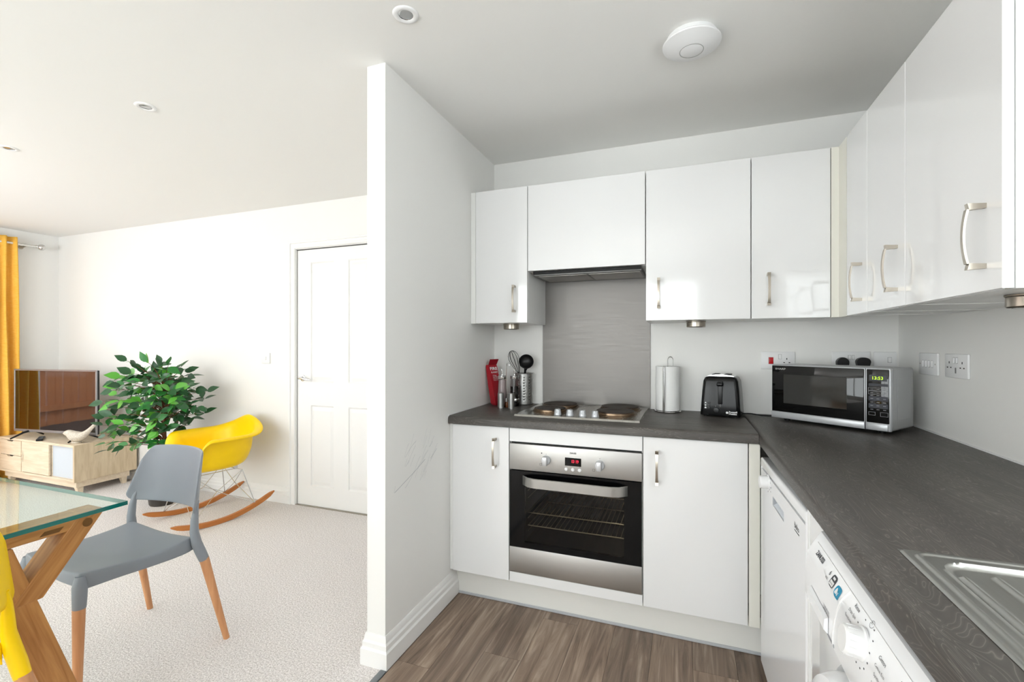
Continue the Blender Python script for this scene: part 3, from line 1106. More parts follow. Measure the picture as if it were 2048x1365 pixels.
def sinkz(x, y):
    e = -sdround(x, y, sx0, sx1, sy0, sy1, 0.012)
    z = 0.0035
    if e < 0.004:
        return 0.0008+0.0027*max(0, e)/0.004
    z = 0.0035-0.001*min(1, (e-0.004)/0.004)
    # raised bead following the rim
    d1 = sdround(x, y, sx0+0.019, sx1-0.019, sy0+0.019, sy1-0.014, 0.016)
    z += bumpf(d1, 0.0042, 0.0026)
    d2 = sdround(x, y, sx0+0.036, sx1-0.036, sy0+0.036, sy1-0.034, 0.036)
    if d2 < 0:
        z -= 0.006*min(1, -d2/0.010)
        z += bumpf(d2-0.001, 0.005, 0.0022)
        # drainer ridges
        if y > 0.46:
            for k in range(9):
                xr = sx0+0.054+0.0445*k
                ye = 0.888+0.014*min(k, 1)
                if sx1-0.05 > xr:
                    d3 = sdround(x, y, xr-0.007, xr+0.007, 0.47, ye, 0.006)
                    z += 0.0042*max(0, min(1, -d3/0.0055)) if d3 < 0 else 0
        d4 = sdround(x, y, sx0+0.065, sx1-0.065, 0.02, 0.43, 0.06)
        if d4 < 0:
            z -= 0.150*min(1, (-d4/0.035))**0.6
    return z


NX, NY = 250, 400
def sf(u, v):
    x, y = sx0+(sx1-sx0)*u, sy0+(sy1-sy0)*v
    return (x, y, WT1+sinkz(x, y))
bas = MB().grid(sf, NX, NY).build('basin_and_drainer', M_SINK, sk, angle=60)
MB().lathe([(0.035, 0), (0.035, 0.003), (0.025, 0.004), (0.02, 0.001), (0, 0.001)], 24, T(0.586, 0.22, WT1-0.150)).build('waste', M_CHROME, sk)

# ------------------------------------------------------------------ dishwasher (local: x along the front, y inwards)
dw = thing('dishwasher', 'white freestanding dishwasher with small dial beside the corner post', 'dishwasher', (0.2722, 1.628, 0), -PI/2+0.034, local=True)
w2 = 0.296
MB().box(-w2, w2, 0.03, 0.57, 0.03, 0.796).box(-w2+0.004, w2-0.004, 0.045, 0.57, 0.002, 0.05).build('body', M_WAPPL, dw, smooth=False)
MB().box(-w2, w2, 0.0, 0.585, 0.7965, 0.830, 0.006, 3).build('lid', M_WAPPL, dw)
m_ = MB()
# door front with a recessed grip
ax0, ax1, az0, az1 = -0.092, 0.064, 0.719, 0.748
ring = []


def door_slab(m, x0, x1, z0, z1, t, hole):
    hx0_, hx1_, hz0, hz1 = hole
    m.box(x0, hx0_, 0, t, z0, z1).box(hx1_, x1, 0, t, z0, z1).box(hx0_, hx1_, 0, t, z0, hz0).box(hx0_, hx1_, 0, t, hz1, z1)


door_slab(m_, -w2+0.008, w2-0.008, 0.083, 0.7930, 0.029, (ax0, ax1, az0, az1))
# rounded side edges
for s in (-1, 1):
    m_.tube([(s*(w2-0.0085), 0.0085, 0.090), (s*(w2-0.0085), 0.0085, 0.8125)], 0.0085, 12)
    m_.box(min(s*(w2-0.0085), s*w2), max(s*(w2-0.0085), s*w2), 0.0085, 0.029, 0.083, 0.7930)
dd = m_.build('door', M_WAPPL, dw, angle=40)
n = 9
m_ = MB()
vs, fs = [], []
for i in range(n):
    t_ = i/(n-1)
    vs += [(ax0, 0.004+0.026*math.sin(t_*PI/2)*(1-t_*0.0), az1-(az1-az0)*0.45*(1-t_) if False else az0+(az1-az0)*t_), (ax1, 0.004+0.026*math.sin(t_*PI/2), az0+(az1-az0)*t_)]
for i in range(n-1):
    a = i*2
    fs.append((a, a+1, a+3, a+2))
m_.add(vs, fs).box(ax0, ax1, 0.004, 0.029, az1-0.0005, az1).box(ax0-0.0005, ax0, 0.001, 0.029, az0, az1).box(ax1, ax1+0.0005, 0.001, 0.029, az0, az1)
m_.build('recessed_grip', mat('grip_grey', (222, 226, 232), 0.3), dd)
MB().box(-w2+0.01, w2-0.01, 0.022, 0.030, 0.003, 0.079).build('kick_panel', M_WAPPL, dw, smooth=False)
MB().lathe([(0.026, 0), (0.026, 0.002), (0.022, 0.003), (0.021, 0.026), (0.019, 0.0285), (0, 0.029)], 28, T(-0.152, 0, 0.7755, PI/2)).box(-0.154, -0.150, -0.0292, -0.020, 0.7775, 0.7945).build('dial', M_WPLAS, dw)
m_ = MB()
for k in range(9):
    a = -0.5+k*0.62
    x, z = -0.152+0.037*math.cos(a), 0.765+0.024*math.sin(a)
    m_.box(x-0.0042, x+0.0042, -0.0004, 0, z-0.0011, z+0.0011)
m_.build('dial_marks', M_GREYTXT, dd, smooth=False)
text('beko', 0.046, M_BLKTXT, dd, (0.186, 0, 0.7580), bold=0.012, height=0.016)
MB().box(0.186, 0.232, -0.0005, 0, 0.7430, 0.7455).build('underline', M_BLKTXT, dd, smooth=False)

# filler panel between the appliances
t = thing('appliance_filler_panel', 'white filler panel between the dishwasher and the washing machine', 'panel', (0.29, 1.23, 0))
MB().box(0.288, 0.306, 1.1965, 1.318, 0.001, 0.859, 0.001, 1).build('panel', M_GLOSS, t)
MB().box(0.284, 0.86, 1.3185, 1.3245, 0.001, 0.859).build('end_strip', M_CARC, t, smooth=False)

# ------------------------------------------------------------------ washing machine
wm = thing('washing_machine', 'white front-loading washing machine under the worktop near the sink', 'washing machine', (0.262, 0.862, 0), -PI/2, local=True)
h2, HL, HR = 0.296, -0.326, 0.270
MB().box(HL, HR, 0.014, 0.57, 0.012, 0.833, 0.006).build('body', M_WAPPL, wm)
m_ = MB()
for x in (-0.26, 0.26):
    for y in (0.06, 0.52):
        m_.lathe([(0.02, 0), (0.02, 0.013)], 14, T(x, y, 0))
m_.build('feet', M_BLACK, wm)
# bulging control panel (profile y,z)
def pf(z):
    t_ = (z-0.700)/(0.835-0.700)
    return -0.013*math.cos((t_-0.12)*PI*0.62)+0.0160*max(0, t_-0.70)/0.30


zs = [0.700+0.135*i/16 for i in range(17)]
poly = [(0.03, 0.700)]+[(pf(z), z) for z in zs]+[(0.022, 0.8365), (0.03, 0.8365)]
cpn = MB().prism(poly, HL, HR, 'x').build('control_panel', M_WAPPL, wm, angle=25)


def on_panel(x, z, lift=0.0005):
    return (x, pf(z)-lift, z)


def tilt(z):
    return PI/2 + math.atan2(pf(z+0.004)-pf(z-0.004), 0.008)*-1.0


def ptext(body, width, m, x, z, name='lettering', height=None, bold=0.0, align='LEFT'):
    return text(body, width, m, cpn, on_panel(x, z), (tilt(z), 0, 0), name, 0.0003, height, bold, align)


# detergent drawer: lower-left lip
m_ = MB()
zz = [0.712+0.026*i/5 for i in range(6)]
m_.prism([(pf(0.7385)-0.001, 0.7385), (pf(0.735)-0.007, 0.735), (pf(0.716)-0.008, 0.716), (pf(0.708)-0.001, 0.708)], -h2+0.026, -h2+0.150, 'x')
m_.build('drawer_handle', M_WAPPL, wm, angle=40)
MB().prism([(pf(0.708)-0.0006, 0.7085), (pf(0.708)-0.0006, 0.7035), (pf(0.703)+0.004, 0.7035), (pf(0.708)+0.004, 0.7085)], -h2+0.020, -h2+0.185, 'x').build('drawer_gap', mat('gap_grey', (150, 153, 158), 0.5), wm, smooth=False)
ptext('ZANUSSI', 0.050, M_GREYTXT, -0.282, 0.8060, height=0.0110, bold=0.03)
ptext('LINDO100', 0.038, M_GREYTXT, -h2+0.115, 0.7440, height=0.0105)
# badges


def badge(x, z, w, h, m, name):
    pts = []
    for k in range(24):
        a = 2*PI*k/24
        ca, sa = math.cos(a), math.sin(a)
        pts.append((x+w/2*math.copysign(abs(ca)**0.5, ca), z+h/2*math.copysign(abs(sa)**0.7, sa)))
    vs = [(px_, pf(pz)-0.0006, pz) for px_, pz in pts]
    return MB().add(vs, [tuple(range(24))]).build(name, m, wm, smooth=False)


badge(-0.160, 0.8010, 0.024, 0.0215, M_GREYTXT, 'energy_badge')
m_ = MB()
for (xa, xb, za, zb) in ((-0.1695, -0.1505, 0.7935, 0.8015), (-0.1655, -0.1545, 0.8045, 0.8085)):
    m_.add([(xa, pf(za)-0.0009, za), (xb, pf(za)-0.0009, za), (xb, pf(zb)-0.0009, zb), (xa, pf(zb)-0.0009, zb)], [(0, 1, 2, 3)])
m_.build('badge_fields', M_WHTTXT, wm, smooth=False)
badge(-0.126, 0.7970, 0.027, 0.0205, M_BLUE, 'blue_badge')
text('7kg', 0.013, M_WHTTXT, cpn, (-0.1325, pf(0.797)-0.0009, 0.7965), (tilt(0.799), 0, 0), 'lettering', 0.0003)
text('A+++', 0.014, M_GREYTXT, cpn, (-0.167, pf(0.7975)-0.0012, 0.7975), (tilt(0.797), 0, 0), 'lettering', 0.0003)
text('6', 0.006, M_GREYTXT, cpn, on_panel(-0.188, 0.806), (tilt(0.806), 0, 0), 'lettering')
text('eco', 0.011, M_GREYTXT, cpn, on_panel(-0.193, 0.795), (tilt(0.795), 0, 0), 'lettering')
# raised curved seam and dial
m_ = MB()
m_.tube([(-0.093-0.024*math.sin(t_*PI/2), pf(0.818-0.112*t_)-0.0004, 0.818-0.112*t_) for t_ in [i/14 for i in range(15)]], 0.0016, 6)
m_.tube([(x, pf(0.818)-0.0004, 0.818) for x in [HL+0.02+(HR-HL-0.04)*i/10 for i in range(11)]], 0.0012, 6)
m_.build('raised_seam', M_WPLAS, wm)
DXW, DZW = 0.004, 0.783
dl = MB().lathe([(0.0255, 0), (0.0255, 0.003), (0.0232, 0.005), (0.0212, 0.026), (0.0192, 0.0285), (0, 0.029)], 36, T(DXW, pf(DZW)+0.003, DZW, tilt(DZW)))
for k in range(14):
    a = 2*PI*k/14
    M = T(DXW, pf(DZW)+0.003, DZW, tilt(DZW)) @ Euler((0, 0, a)).to_matrix().to_4x4()
    dl.box(0.0212, 0.0228, -0.0004, 0.0004, 0.006, 0.024, M=M)
dl.build('programme_dial', M_WPLAS, wm)
for k, (body, w, x, z) in enumerate((('Rinse', 0.020, -0.058, 0.812), ('Drain Spin', 0.030, -0.066, 0.800), ('Easy Iron', 0.028, -0.070, 0.789),
                                     ('Cotton', 0.022, 0.062, 0.801), ('Cotton Eco', 0.032, 0.060, 0.788), ('Synthetics', 0.030, 0.062, 0.774), ('Delicates', 0.026, 0.058, 0.760), ('Wool / Handwash', 0.044, 0.050, 0.747), ('Sport', 0.020, 0.046, 0.734), ('Mix 20', 0.022, 0.036, 0.722))):
    ptext(body, w, M_GREYTXT, x, z)
m_ = MB()
for k in range(13):
    a = PI/2+0.55-2*PI*k/13
    x, z = DXW+0.034*math.cos(a), DZW+0.034*math.sin(a)
    m_.box(x-0.0011, x+0.0011, pf(z)-0.0006, pf(z), z-0.0011, z+0.0011)
for k in range(20):
    a, b = 2*PI*k/20, 2*PI*(k+1)/20
    c0 = (0.006, 0.8165)
    vs = [(c0[0]+r*math.cos(q), pf(c0[1]+r*math.sin(q)*0.8)-0.0005, c0[1]+r*0.8*math.sin(q)) for q in (a, b) for r in (0.0058, 0.0066)]
    m_.add(vs, [(0, 1, 3, 2)])
m_.box(0.0057, 0.0063, pf(0.8165)-0.0006, pf(0.8165), 0.8165, 0.8205)
m_.build('dial_marks', M_GREYTXT, wm, smooth=False)
# display at the right end of the panel
m_ = MB()
n = 8
vs = []
for i in range(n):
    z = 0.724+0.078*i/(n-1)
    vs += [(0.150, pf(z)-0.0015, z), (0.262, pf(z)-0.0015, z)]
m_.add(vs, [(2*i, 2*i+1, 2*i+3, 2*i+2) for i in range(n-1)])
m_.build('option_panel', mat('option_grey', (226, 228, 232), 0.25), wm)
for k in range(3):
    ptext('-', 0.006, M_GREYTXT, 0.128, 0.792-0.016*k, height=0.002)
m_ = MB()
m_.lathe([(0.0022, 0), (0.0022, 0.0004)], 10, T(0.165, pf(0.79)-0.0018, 0.79, PI/2)).box(0.1265, 0.1295, pf(0.805)-0.0006, pf(0.805), 0.800, 0.810)
m_.build('option_marks', M_BLKTXT, wm, smooth=False)
# porthole door
wc, wr = 0.0, 0.405
zc_ = 0.458
m_ = MB().lathe([(0.236, 0.0), (0.234, 0.026), (0.224, 0.044), (0.204, 0.052), (0.180, 0.046), (0.165, 0.028)], 56, T(wc, 0.012, zc_, PI/2), cap=False)
m_.build('porthole_ring', M_WAPPL, wm)
MB().lathe([(0.166, 0.018), (0.160, 0.030), (0.120, 0.034), (0, 0.036)], 48, T(wc, 0.012, zc_, PI/2), cap=False).build('porthole_glass', M_BLACKG, wm)
MB().lathe([(0.250, 0.0), (0.247, 0.003), (0.237, 0.003)], 56, T(wc, 0.012, zc_, PI/2), cap=False).build('porthole_surround', mat('surround_grey', (205, 209, 214), 0.3), wm)
MB().box(HL+0.02, HR-0.02, 0.008, 0.0125, 0.03, 0.125, 0.002).build('filter_flap', M_WAPPL, wm)

# ------------------------------------------------------------------ microwave
mw = thing('microwave', 'silver microwave oven with dark mirrored door and green clock in the corner', 'microwave', (0.551, 2.272, WT1), math.radians(-37.8), local=True)
z0, z1 = 0.013, 0.256
mh = 0.2255
MB().box(-mh+0.001, mh-0.001, 0.020, 0.222, z0, z1-0.002, 0.010, 3).build('case', M_MWCASE, mw)
m_ = MB()
for x in (-0.18, 0.18):
    for y in (0.05, 0.19):
        m_.lathe([(0.012, 0), (0.014, 0.015)], 12, T(x, y, 0))
m_.build('feet', M_BLACK, mw)
fr = MB().box(-mh, mh, 0.0, 0.022, z0, z1, 0.007, 3).build('front_frame', M_SILVER, mw)
MB().box(-mh+0.004, 0.1385, -0.003, 0.004, z0+0.030, z1-0.006, 0.003).build('door', M_MWDOOR, mw)
MB().box(-0.170, 0.079, -0.0034, -0.002, 0.083, 0.212, 0.0004, 1).build('door_window', M_MWWIN, mw)
MB().box(-mh+0.001, 0.1400, -0.004, 0.010, z0+0.001, z0+0.029, 0.003).build('door_foot', M_SILVER, mw)
MB().box(0.146, mh-0.006, -0.003, 0.004, z0+0.030, z1-0.006, 0.003).build('control_panel', M_MWDOOR, mw)
MB().box(0.150, mh-0.010, -0.004, 0.008, z0+0.002, z0+0.027, 0.002).build('door_button', M_SILVER, mw)
MB().box(0.1418, 0.1436, -0.0025, 0.0, z0+0.002, z1-0.004).build('seam', M_DARK, mw, smooth=False)
text('SHARP', 0.046, mat('silver_print', (190, 190, 188), 0.5), mw, (-0.206, -0.0033, 0.236), height=0.0075, bold=0.02)
MB().box(0.156, 0.213, -0.0038, -0.0025, 0.205, 0.228, 0.0004, 1).build('display', M_LCD, mw)
text('13:53', 0.034, M_LEDG, mw, (0.184, -0.0041, 0.2165), (PI/2, 0, 0), 'digits', align='CENTER', height=0.012, bold=0.01)
for (xa, xb, za, zb) in ((0.154, 0.216, 0.185, 0.195), (0.154, 0.216, 0.128, 0.146), (0.154, 0.216, 0.100, 0.118)):
    MB().box(xa, xb, -0.0036, -0.0025, za, zb, 0.0003, 1).build('key_row', M_KEYPAD, mw)
m_ = MB()


def outline(m, xa, xb, za, zb, t=0.0009):
    for a in ((xa, xb, za, za+t), (xa, xb, zb-t, zb), (xa, xa+t, za+t, zb-t), (xb-t, xb, za+t, zb-t)):
        m.box(a[0], a[1], -0.0041, -0.003, a[2], a[3])


outline(m_, 0.153, 0.217, 0.1665, 0.179)
outline(m_, 0.153, 0.217, 0.1525, 0.1665)
outline(m_, 0.154, 0.176, 0.072, 0.085)
outline(m_, 0.192, 0.217, 0.070, 0.086)
for zz in (0.173, 0.159, 0.149, 0.137, 0.123, 0.110, 0.095):
    for xx in (0.160, 0.180, 0.201):
        m_.box(xx, xx+0.009, -0.0041, -0.003, zz-0.001, zz+0.0008)
m_.build('keypad_outlines', mat('keypad_print', (150, 152, 156), 0.5), mw, smooth=False)
MB().box(mh-0.0012, mh+0.0006, 0.055, 0.190, z0+0.040, z1-0.040, 0.001, 1).build('side_panel', M_MWCASE, mw)

# ------------------------------------------------------------------ toaster
to = thing('toaster', 'black two-slice toaster with white lettering left of the microwave', 'toaster', (0.155, 2.402, WT1), math.radians(-12), local=True)
b = MB()
n = 20
vs, fs = [], []
secs = [(0.006, 0.087, 0.152), (0.010, 0.089, 0.154), (0.06, 0.086, 0.150), (0.12, 0.082, 0.146), (0.170, 0.077, 0.140), (0.186, 0.070, 0.134), (0.193, 0.058, 0.122)]


def rr(hw, dep, y0, k):
    pts = []
    r = 0.018
    for cx, cy, a0 in ((hw-r, y0+r, -PI/2), (hw-r, y0+dep-r, 0), (-hw+r, y0+dep-r, PI/2), (-hw+r, y0+r, PI)):
        for i in range(k):
            a = a0+PI/2*i/(k-1)
            pts.append((cx+r*math.cos(a), cy+r*math.sin(a)))
    return pts


for z, hw, dep in secs:
    vs += [(x, y, z) for x, y in rr(hw, dep, (0.154-dep)/2, 5)]
for j in range(len(secs)-1):
    for i in range(n):
        fs.append((j*n+i, j*n+(i+1) % n, (j+1)*n+(i+1) % n, (j+1)*n+i))
fs += [tuple(reversed(range(n))), tuple(range((len(secs)-1)*n, len(secs)*n))]
b.add(vs, fs).build('shell', M_TOAST, to, angle=50)
m_ = MB()
for x in (-0.065, 0.065):
    for y in (0.03, 0.125):
        m_.lathe([(0.012, 0), (0.012, 0.007)], 10, T(x, y, 0))
m_.build('feet', M_BLACK, to)
mb = MB().prism([(-0.060, 0.192), (-0.045, 0.198), (-0.015, 0.2015), (0.015, 0.2015), (0.045, 0.198), (0.060, 0.192)], 0.022, 0.132, 'y').build('top_plate', M_CHROME, to)
for x in (-0.026, 0.026):
    MB().box(x-0.013, x+0.013, 0.030, 0.124, 0.1945, 0.2022).build('slot', M_DARK, to, smooth=False)
MB().box(-0.009, 0.013, 0.0005, 0.012, 0.060, 0.172, 0.004).build('lever_channel', M_BLACK, to)
MB().box(-0.012, 0.016, -0.020, 0.006, 0.148, 0.166, 0.005).build('lever', M_BLACKG, to)
for k, z in enumerate((0.066, 0.054, 0.042)):
    MB().lathe([(0.0055, 0), (0.0055, 0.003), (0, 0.0035)], 14, T(-0.048, 0.0005, z, PI/2)).build('button', M_BLACK, to)
MB().lathe([(0.012, 0), (0.011, 0.010), (0, 0.011)], 20, T(-0.014, 0.001, 0.034, PI/2)).build('browning_dial', M_BLACK, to)
m_ = MB()
m_.prism([(-0.067, 0.0635), (-0.059, 0.0635), (-0.063, 0.0705)], -0.0008, 0.0005, 'y').lathe([(0.0036, 0), (0.0036, 0.0008)], 12, T(-0.063, 0.0005, 0.054, PI/2)).prism([(-0.067, 0.039), (-0.059, 0.039), (-0.059, 0.044), (-0.063, 0.047), (-0.067, 0.044)], -0.0008, 0.0005, 'y')
for x, z in ((-0.018, 0.051), (0.002, 0.050), (0.002, 0.059)):
    m_.lathe([(0.0012, 0), (0.0012, 0.001)], 8, T(x, 0.0005, z, PI/2))
m_.lathe([(0.0055, 0), (0.0055, 0.0008)], 14, T(0.032, 0.0005, 0.024, PI/2))
m_.build('printed_symbols', M_WHTTXT, to, smooth=False)
text('Russell\nHobbs', 0.035, M_WHTTXT, to, (0.040, -0.0003, 0.024), bold=0.03, height=0.017)
cord = tag(MB().tube([(0.245, 2.470, WT1+0.006), (0.262, 2.500, WT1+0.010), (0.30, 2.518, WT1+0.009), (0.345, 2.512, WT1+0.004), (0.385, 2.515, WT1+0.003), (0.43, 2.555, WT1+0.003)], 0.0032, 8).build('power_cord', M_BLACK, org=(0.245, 2.470, WT1)), 'thin black power cord running from the toaster to behind the microwave', 'cord')

# ------------------------------------------------------------------ paper towel
ph = thing('paper_towel_holder', 'chrome wire paper towel holder with looped top', 'holder', (-0.083, 2.515, WT1))
cx, cy = -0.083, 2.515
m_ = MB()
m_.tube([(cx+0.063*math.cos(a), cy+0.063*math.sin(a), WT1+0.0045) for a in [2*PI*i/36 for i in range(36)]], 0.003, 8, closed=True)
m_.tube([(cx-0.063, cy, WT1+0.0045), (cx+0.063, cy, WT1+0.0045)], 0.003, 8)
m_.build('base_ring', M_CHROME, ph)
m_ = MB()
m_.tube([(cx-0.0, cy, WT1+0.005), (cx-0.0, cy, WT1+0.25)]+[(cx+0.013-0.0135*math.cos(a), cy, WT1+0.265+0.0175*math.sin(a)) for a in [PI*i/10 for i in range(11)]]+[(cx+0.0265, cy, WT1+0.236)], 0.0027, 8)
m_.build('center_rod', M_CHROME, ph)
m_ = MB()
fxx, fyy = cx-0.016, cy-0.066
m_.tube([(fxx-0.003, fyy, WT1+0.004), (fxx-0.003, fyy, WT1+0.232), (fxx, fyy+0.004, WT1+0.237), (fxx+0.003, fyy, WT1+0.232), (fxx+0.003, fyy, WT1+0.004)], 0.0026, 8)
m_.build('tension_arm', M_CHROME, ph)
tr = MB()
n = 40


def rollr(a, z):
    return 0.0595+0.0012*math.sin(3*a+z*30)+0.0008*math.sin(7*a-z*55)


vs, fs = [], []
lv = [0.010, 0.05, 0.09, 0.13, 0.17, 0.20, 0.233]
for z in lv:
    vs += [(rollr(2*PI*i/n, z)*math.cos(2*PI*i/n), rollr(2*PI*i/n, z)*math.sin(2*PI*i/n), z) for i in range(n)]
for j in range(len(lv)-1):
    for i in range(n):
        fs.append((j*n+i, j*n+(i+1) % n, (j+1)*n+(i+1) % n, (j+1)*n+i))
k0 = len(vs)
for z in (0.233, 0.010):
    vs += [(0.020*math.cos(2*PI*i/n), 0.020*math.sin(2*PI*i/n), z) for i in range(n)]
for i in range(n):
    j = (i+1) % n
    t0 = (len(lv)-1)*n
    fs.append((t0+i, t0+j, k0+j, k0+i))
    fs.append((k0+i, k0+j, k0+n+j, k0+n+i))
    fs.append((j, i, k0+n+i, k0+n+j))
vs = [(x+cx, y+cy, z+WT1) for x, y, z in vs]
tag(tr.add(vs, fs).build('paper_towel_roll', M_PAPER, org=(cx, cy, WT1+0.008), angle=60), 'white kitchen paper roll standing on the chrome holder', 'paper towel')

# ------------------------------------------------------------------ bottles, shakers, utensils left of the hob
def bottle(x, y, label, liquid, fill, tip=True):
    t = thing('oil_bottle', label, 'bottle', (x, y, WT1), 0, 'oil and vinegar bottles')
    M = T(x, y, WT1)
    MB().lathe([(0.0255, 0.002), (0.0265, 0.012), (0.0255, 0.06), (0.0215, 0.15), (0.0205, 0.160)], 24, M, cap=False).build('glass_body', M_BOTTLE, t, angle=60)
    MB().lathe([(0.022, 0.003), (0.0245, 0.012), (0.0236, 0.06), (0.0236-0.004*max(0, (fill-0.06)/0.09), fill), (0, fill)], 24, M).build('liquid', liquid, t, angle=60)
    MB().lathe([(0.0225, 0.153), (0.0235, 0.156), (0.0235, 0.170), (0.021, 0.173), (0.006, 0.174), (0.0055, 0.178)], 24, M).build('steel_collar', M_CHROME, t)
    MB().tube([(x, y, WT1+0.176), (x+0.001, y, WT1+0.190), (x-0.003, y-0.003, WT1+0.207)], [0.0045, 0.004, 0.003], 10).build('pouring_spout', M_CHROME, t)
    return t


bt = bottle(-0.956, 2.402, 'tall glass oil bottle with pale pinkish contents beside the red packet', M_PINKOIL, 0.148)
bt2 = bottle(-0.893, 2.430, 'tall glass bottle two-thirds full of dark liquid in front of the utensil holder', M_SOY, 0.112)
MB().lathe([(0.0272, 0.030), (0.0276, 0.031), (0.0274, 0.044), (0.0268, 0.045)], 24, T(-0.893, 2.430, WT1), cap=False).build('steel_band', M_CHROME, bt2)
for x, y, h, lab in ((-0.9365, 2.332, 0.083, 'left brushed steel shaker standing before the pale oil bottle'), (-0.874, 2.328, 0.084, 'right brushed steel shaker standing before the dark bottle')):
    t = thing('shaker', lab, 'shaker', (x, y, WT1), 0, 'steel shakers by the hob')
    MB().lathe([(0.0165, 0), (0.0165, h-0.002), (0.015, h), (0, h)], 24, T(x, y, WT1)).build('body', M_TUB, t)
    MB().lathe([(0.0185, 0), (0.0185, 0.003), (0.0166, 0.0035)], 24, T(x, y, WT1)).build('base', M_CHROME, t)
t = thing('spice_jar', 'tiny amber jar with steel cap tucked between the two shakers', 'jar', (-0.918, 2.376, WT1))
MB().lathe([(0.010, 0), (0.0105, 0.002), (0.0105, 0.026), (0.007, 0.032)], 18, T(-0.918, 2.376, WT1)).build('body', M_AMBER, t)
MB().lathe([(0.0085, 0.031), (0.0085, 0.051), (0.007, 0.052), (0, 0.052)], 18, T(-0.918, 2.376, WT1)).build('cap', M_CHROME, t)

# perforated holder
ux, uy, ur, uh = -0.872, 2.528, 0.052, 0.180
hd = thing('utensil_holder', 'perforated stainless steel utensil holder holding a whisk and ladle', 'utensil holder', (ux, uy, WT1))
m_ = MB()
NS, NZ = 60, 34
rows = range(5, 30, 3)
cols = set()
for c in range(0, 60, 6):
    cols.add(c)
vs = []
for j in range(NZ+1):
    for i in range(NS):
        a = 2*PI*i/NS
        vs.append((ux+ur*math.cos(a), uy+ur*math.sin(a), WT1+0.002+(uh-0.002)*j/NZ))
fs = []
for j in range(NZ):
    for i in range(NS):
        if i in cols and j in rows:
            continue
        fs.append((j*NS+i, j*NS+(i+1) % NS, (j+1)*NS+(i+1) % NS, (j+1)*NS+i))
m_.add(vs, fs)
wall_ = m_.build('perforated_wall', M_TUB, hd)
mod(wall_, 'SOLIDIFY', thickness=0.0015, offset=-1)
MB().lathe([(ur-0.002, 0), (ur, 0.002), (ur-0.002, 0.004), (0, 0.004)], 40, T(ux, uy, WT1)).build('base', M_TUB, hd)
MB().lathe([(ur-0.003, 0.01), (ur-0.003, 0.15)], 30, T(ux, uy, WT1), cap=False).build('hole_shade_sleeve', M_DARK, hd)  # added dark sleeve; its colour stands for the shade behind the holes
MB().tube([(ux+(ur)*math.cos(2*PI*i/40), uy+ur*math.sin(2*PI*i/40), WT1+uh) for i in range(40)], 0.0016, 6, closed=True).build('rolled_rim', M_TUB, hd)
wk = thing('whisk', 'black wire balloon whisk leaning in the steel utensil holder', 'whisk', (-0.885, 2.530, WT1+0.01))
p0, p1 = Vector((-0.872, 2.53, WT1+0.012)), Vector((-0.899, 2.52, WT1+0.180))
ax_ = (p1-p0).normalized()
tipw = Vector((-0.946, 2.52, 1.208))
axw = (tipw-p1)
lw = axw.length
axw.normalize()
sx_ = axw.cross(Vector((0, 1, 0))).normalized()
sy_ = axw.cross(sx_).normalized()
MB().tube([p0, p1], 0.006, 10).build('grip', M_BLACK, wk)
m_ = MB()
for k in range(5):
    a = PI*k/5
    d = sx_*math.cos(a)+sy_*math.sin(a)
    pts = []
    for i in range(21):
        t_ = i/20
        ang = 2*PI*t_
        r = 0.036*math.sin(ang)*(1.0 if True else 0)
        hgt = lw*(0.5-0.5*math.cos(ang))
        r *= (0.35+0.65*min(1, hgt/lw*1.35))
        pts.append(p1+axw*hgt+d*r)
    m_.tube(pts, 0.0013, 5)
m_.build('wire_loops', M_BLACK, wk)
la = thing('ladle', 'black plastic ladle standing bowl-up in the steel utensil holder', 'ladle', (-0.86, 2.53, WT1+0.01))
bc = Vector((-0.849, 2.505, 1.146))
MB().tube([(-0.862, 2.535, WT1+0.012), (-0.866, 2.528, 1.06), (-0.861, 2.522, 1.095), (-0.855, 2.518, 1.112)], [0.0055, 0.0055, 0.007, 0.012], 10, flat=0.6).build('stem', M_BLACK, la)
m_ = MB().lathe([(0.010, 0.026), (0.028, 0.020), (0.039, 0.008), (0.0425, -0.006), (0.041, -0.006), (0.036, 0.006), (0.026, 0.015), (0.010, 0.021), (0, 0.022)], 30, Matrix.Translation(bc) @ Vector((0.33, -1, 0.30)).to_track_quat('-Z', 'Y').to_matrix().to_4x4())
m_.build('bowl', M_BLACK, la, angle=60)
tag(MB().tube([(-0.960, 2.478, WT1+0.001), (-0.958, 2.476, 1.120), (-0.956, 2.475, 1.134), (-0.948, 2.474, 1.139), (-0.941, 2.474, 1.134), (-0.940, 2.474, 1.122)], 0.0027, 8).build('skewer', M_CHROME, org=(-0.96, 2.478, WT1)), 'thin hook-ended steel skewer standing behind the glass bottles', 'skewer')

# red fire-blanket packet leaning in the corner
rp = thing('red_packet', 'red packet with white lettering and folded flap leaning in the partition corner', 'packet', (-1.0, 2.43, WT1))


def pk(c, w, d, yaw):
    """four corners of a horizontal section: c centre, w front width, d depth"""
    fx = Vector((math.cos(yaw), math.sin(yaw), 0))
    fy_ = Vector((-math.sin(yaw), math.cos(yaw), 0))
    c = Vector(c)
    return [c-fx*w/2-fy_*d/2, c+fx*w/2-fy_*d/2, c+fx*w/2+fy_*d/2, c-fx*w/2+fy_*d/2]


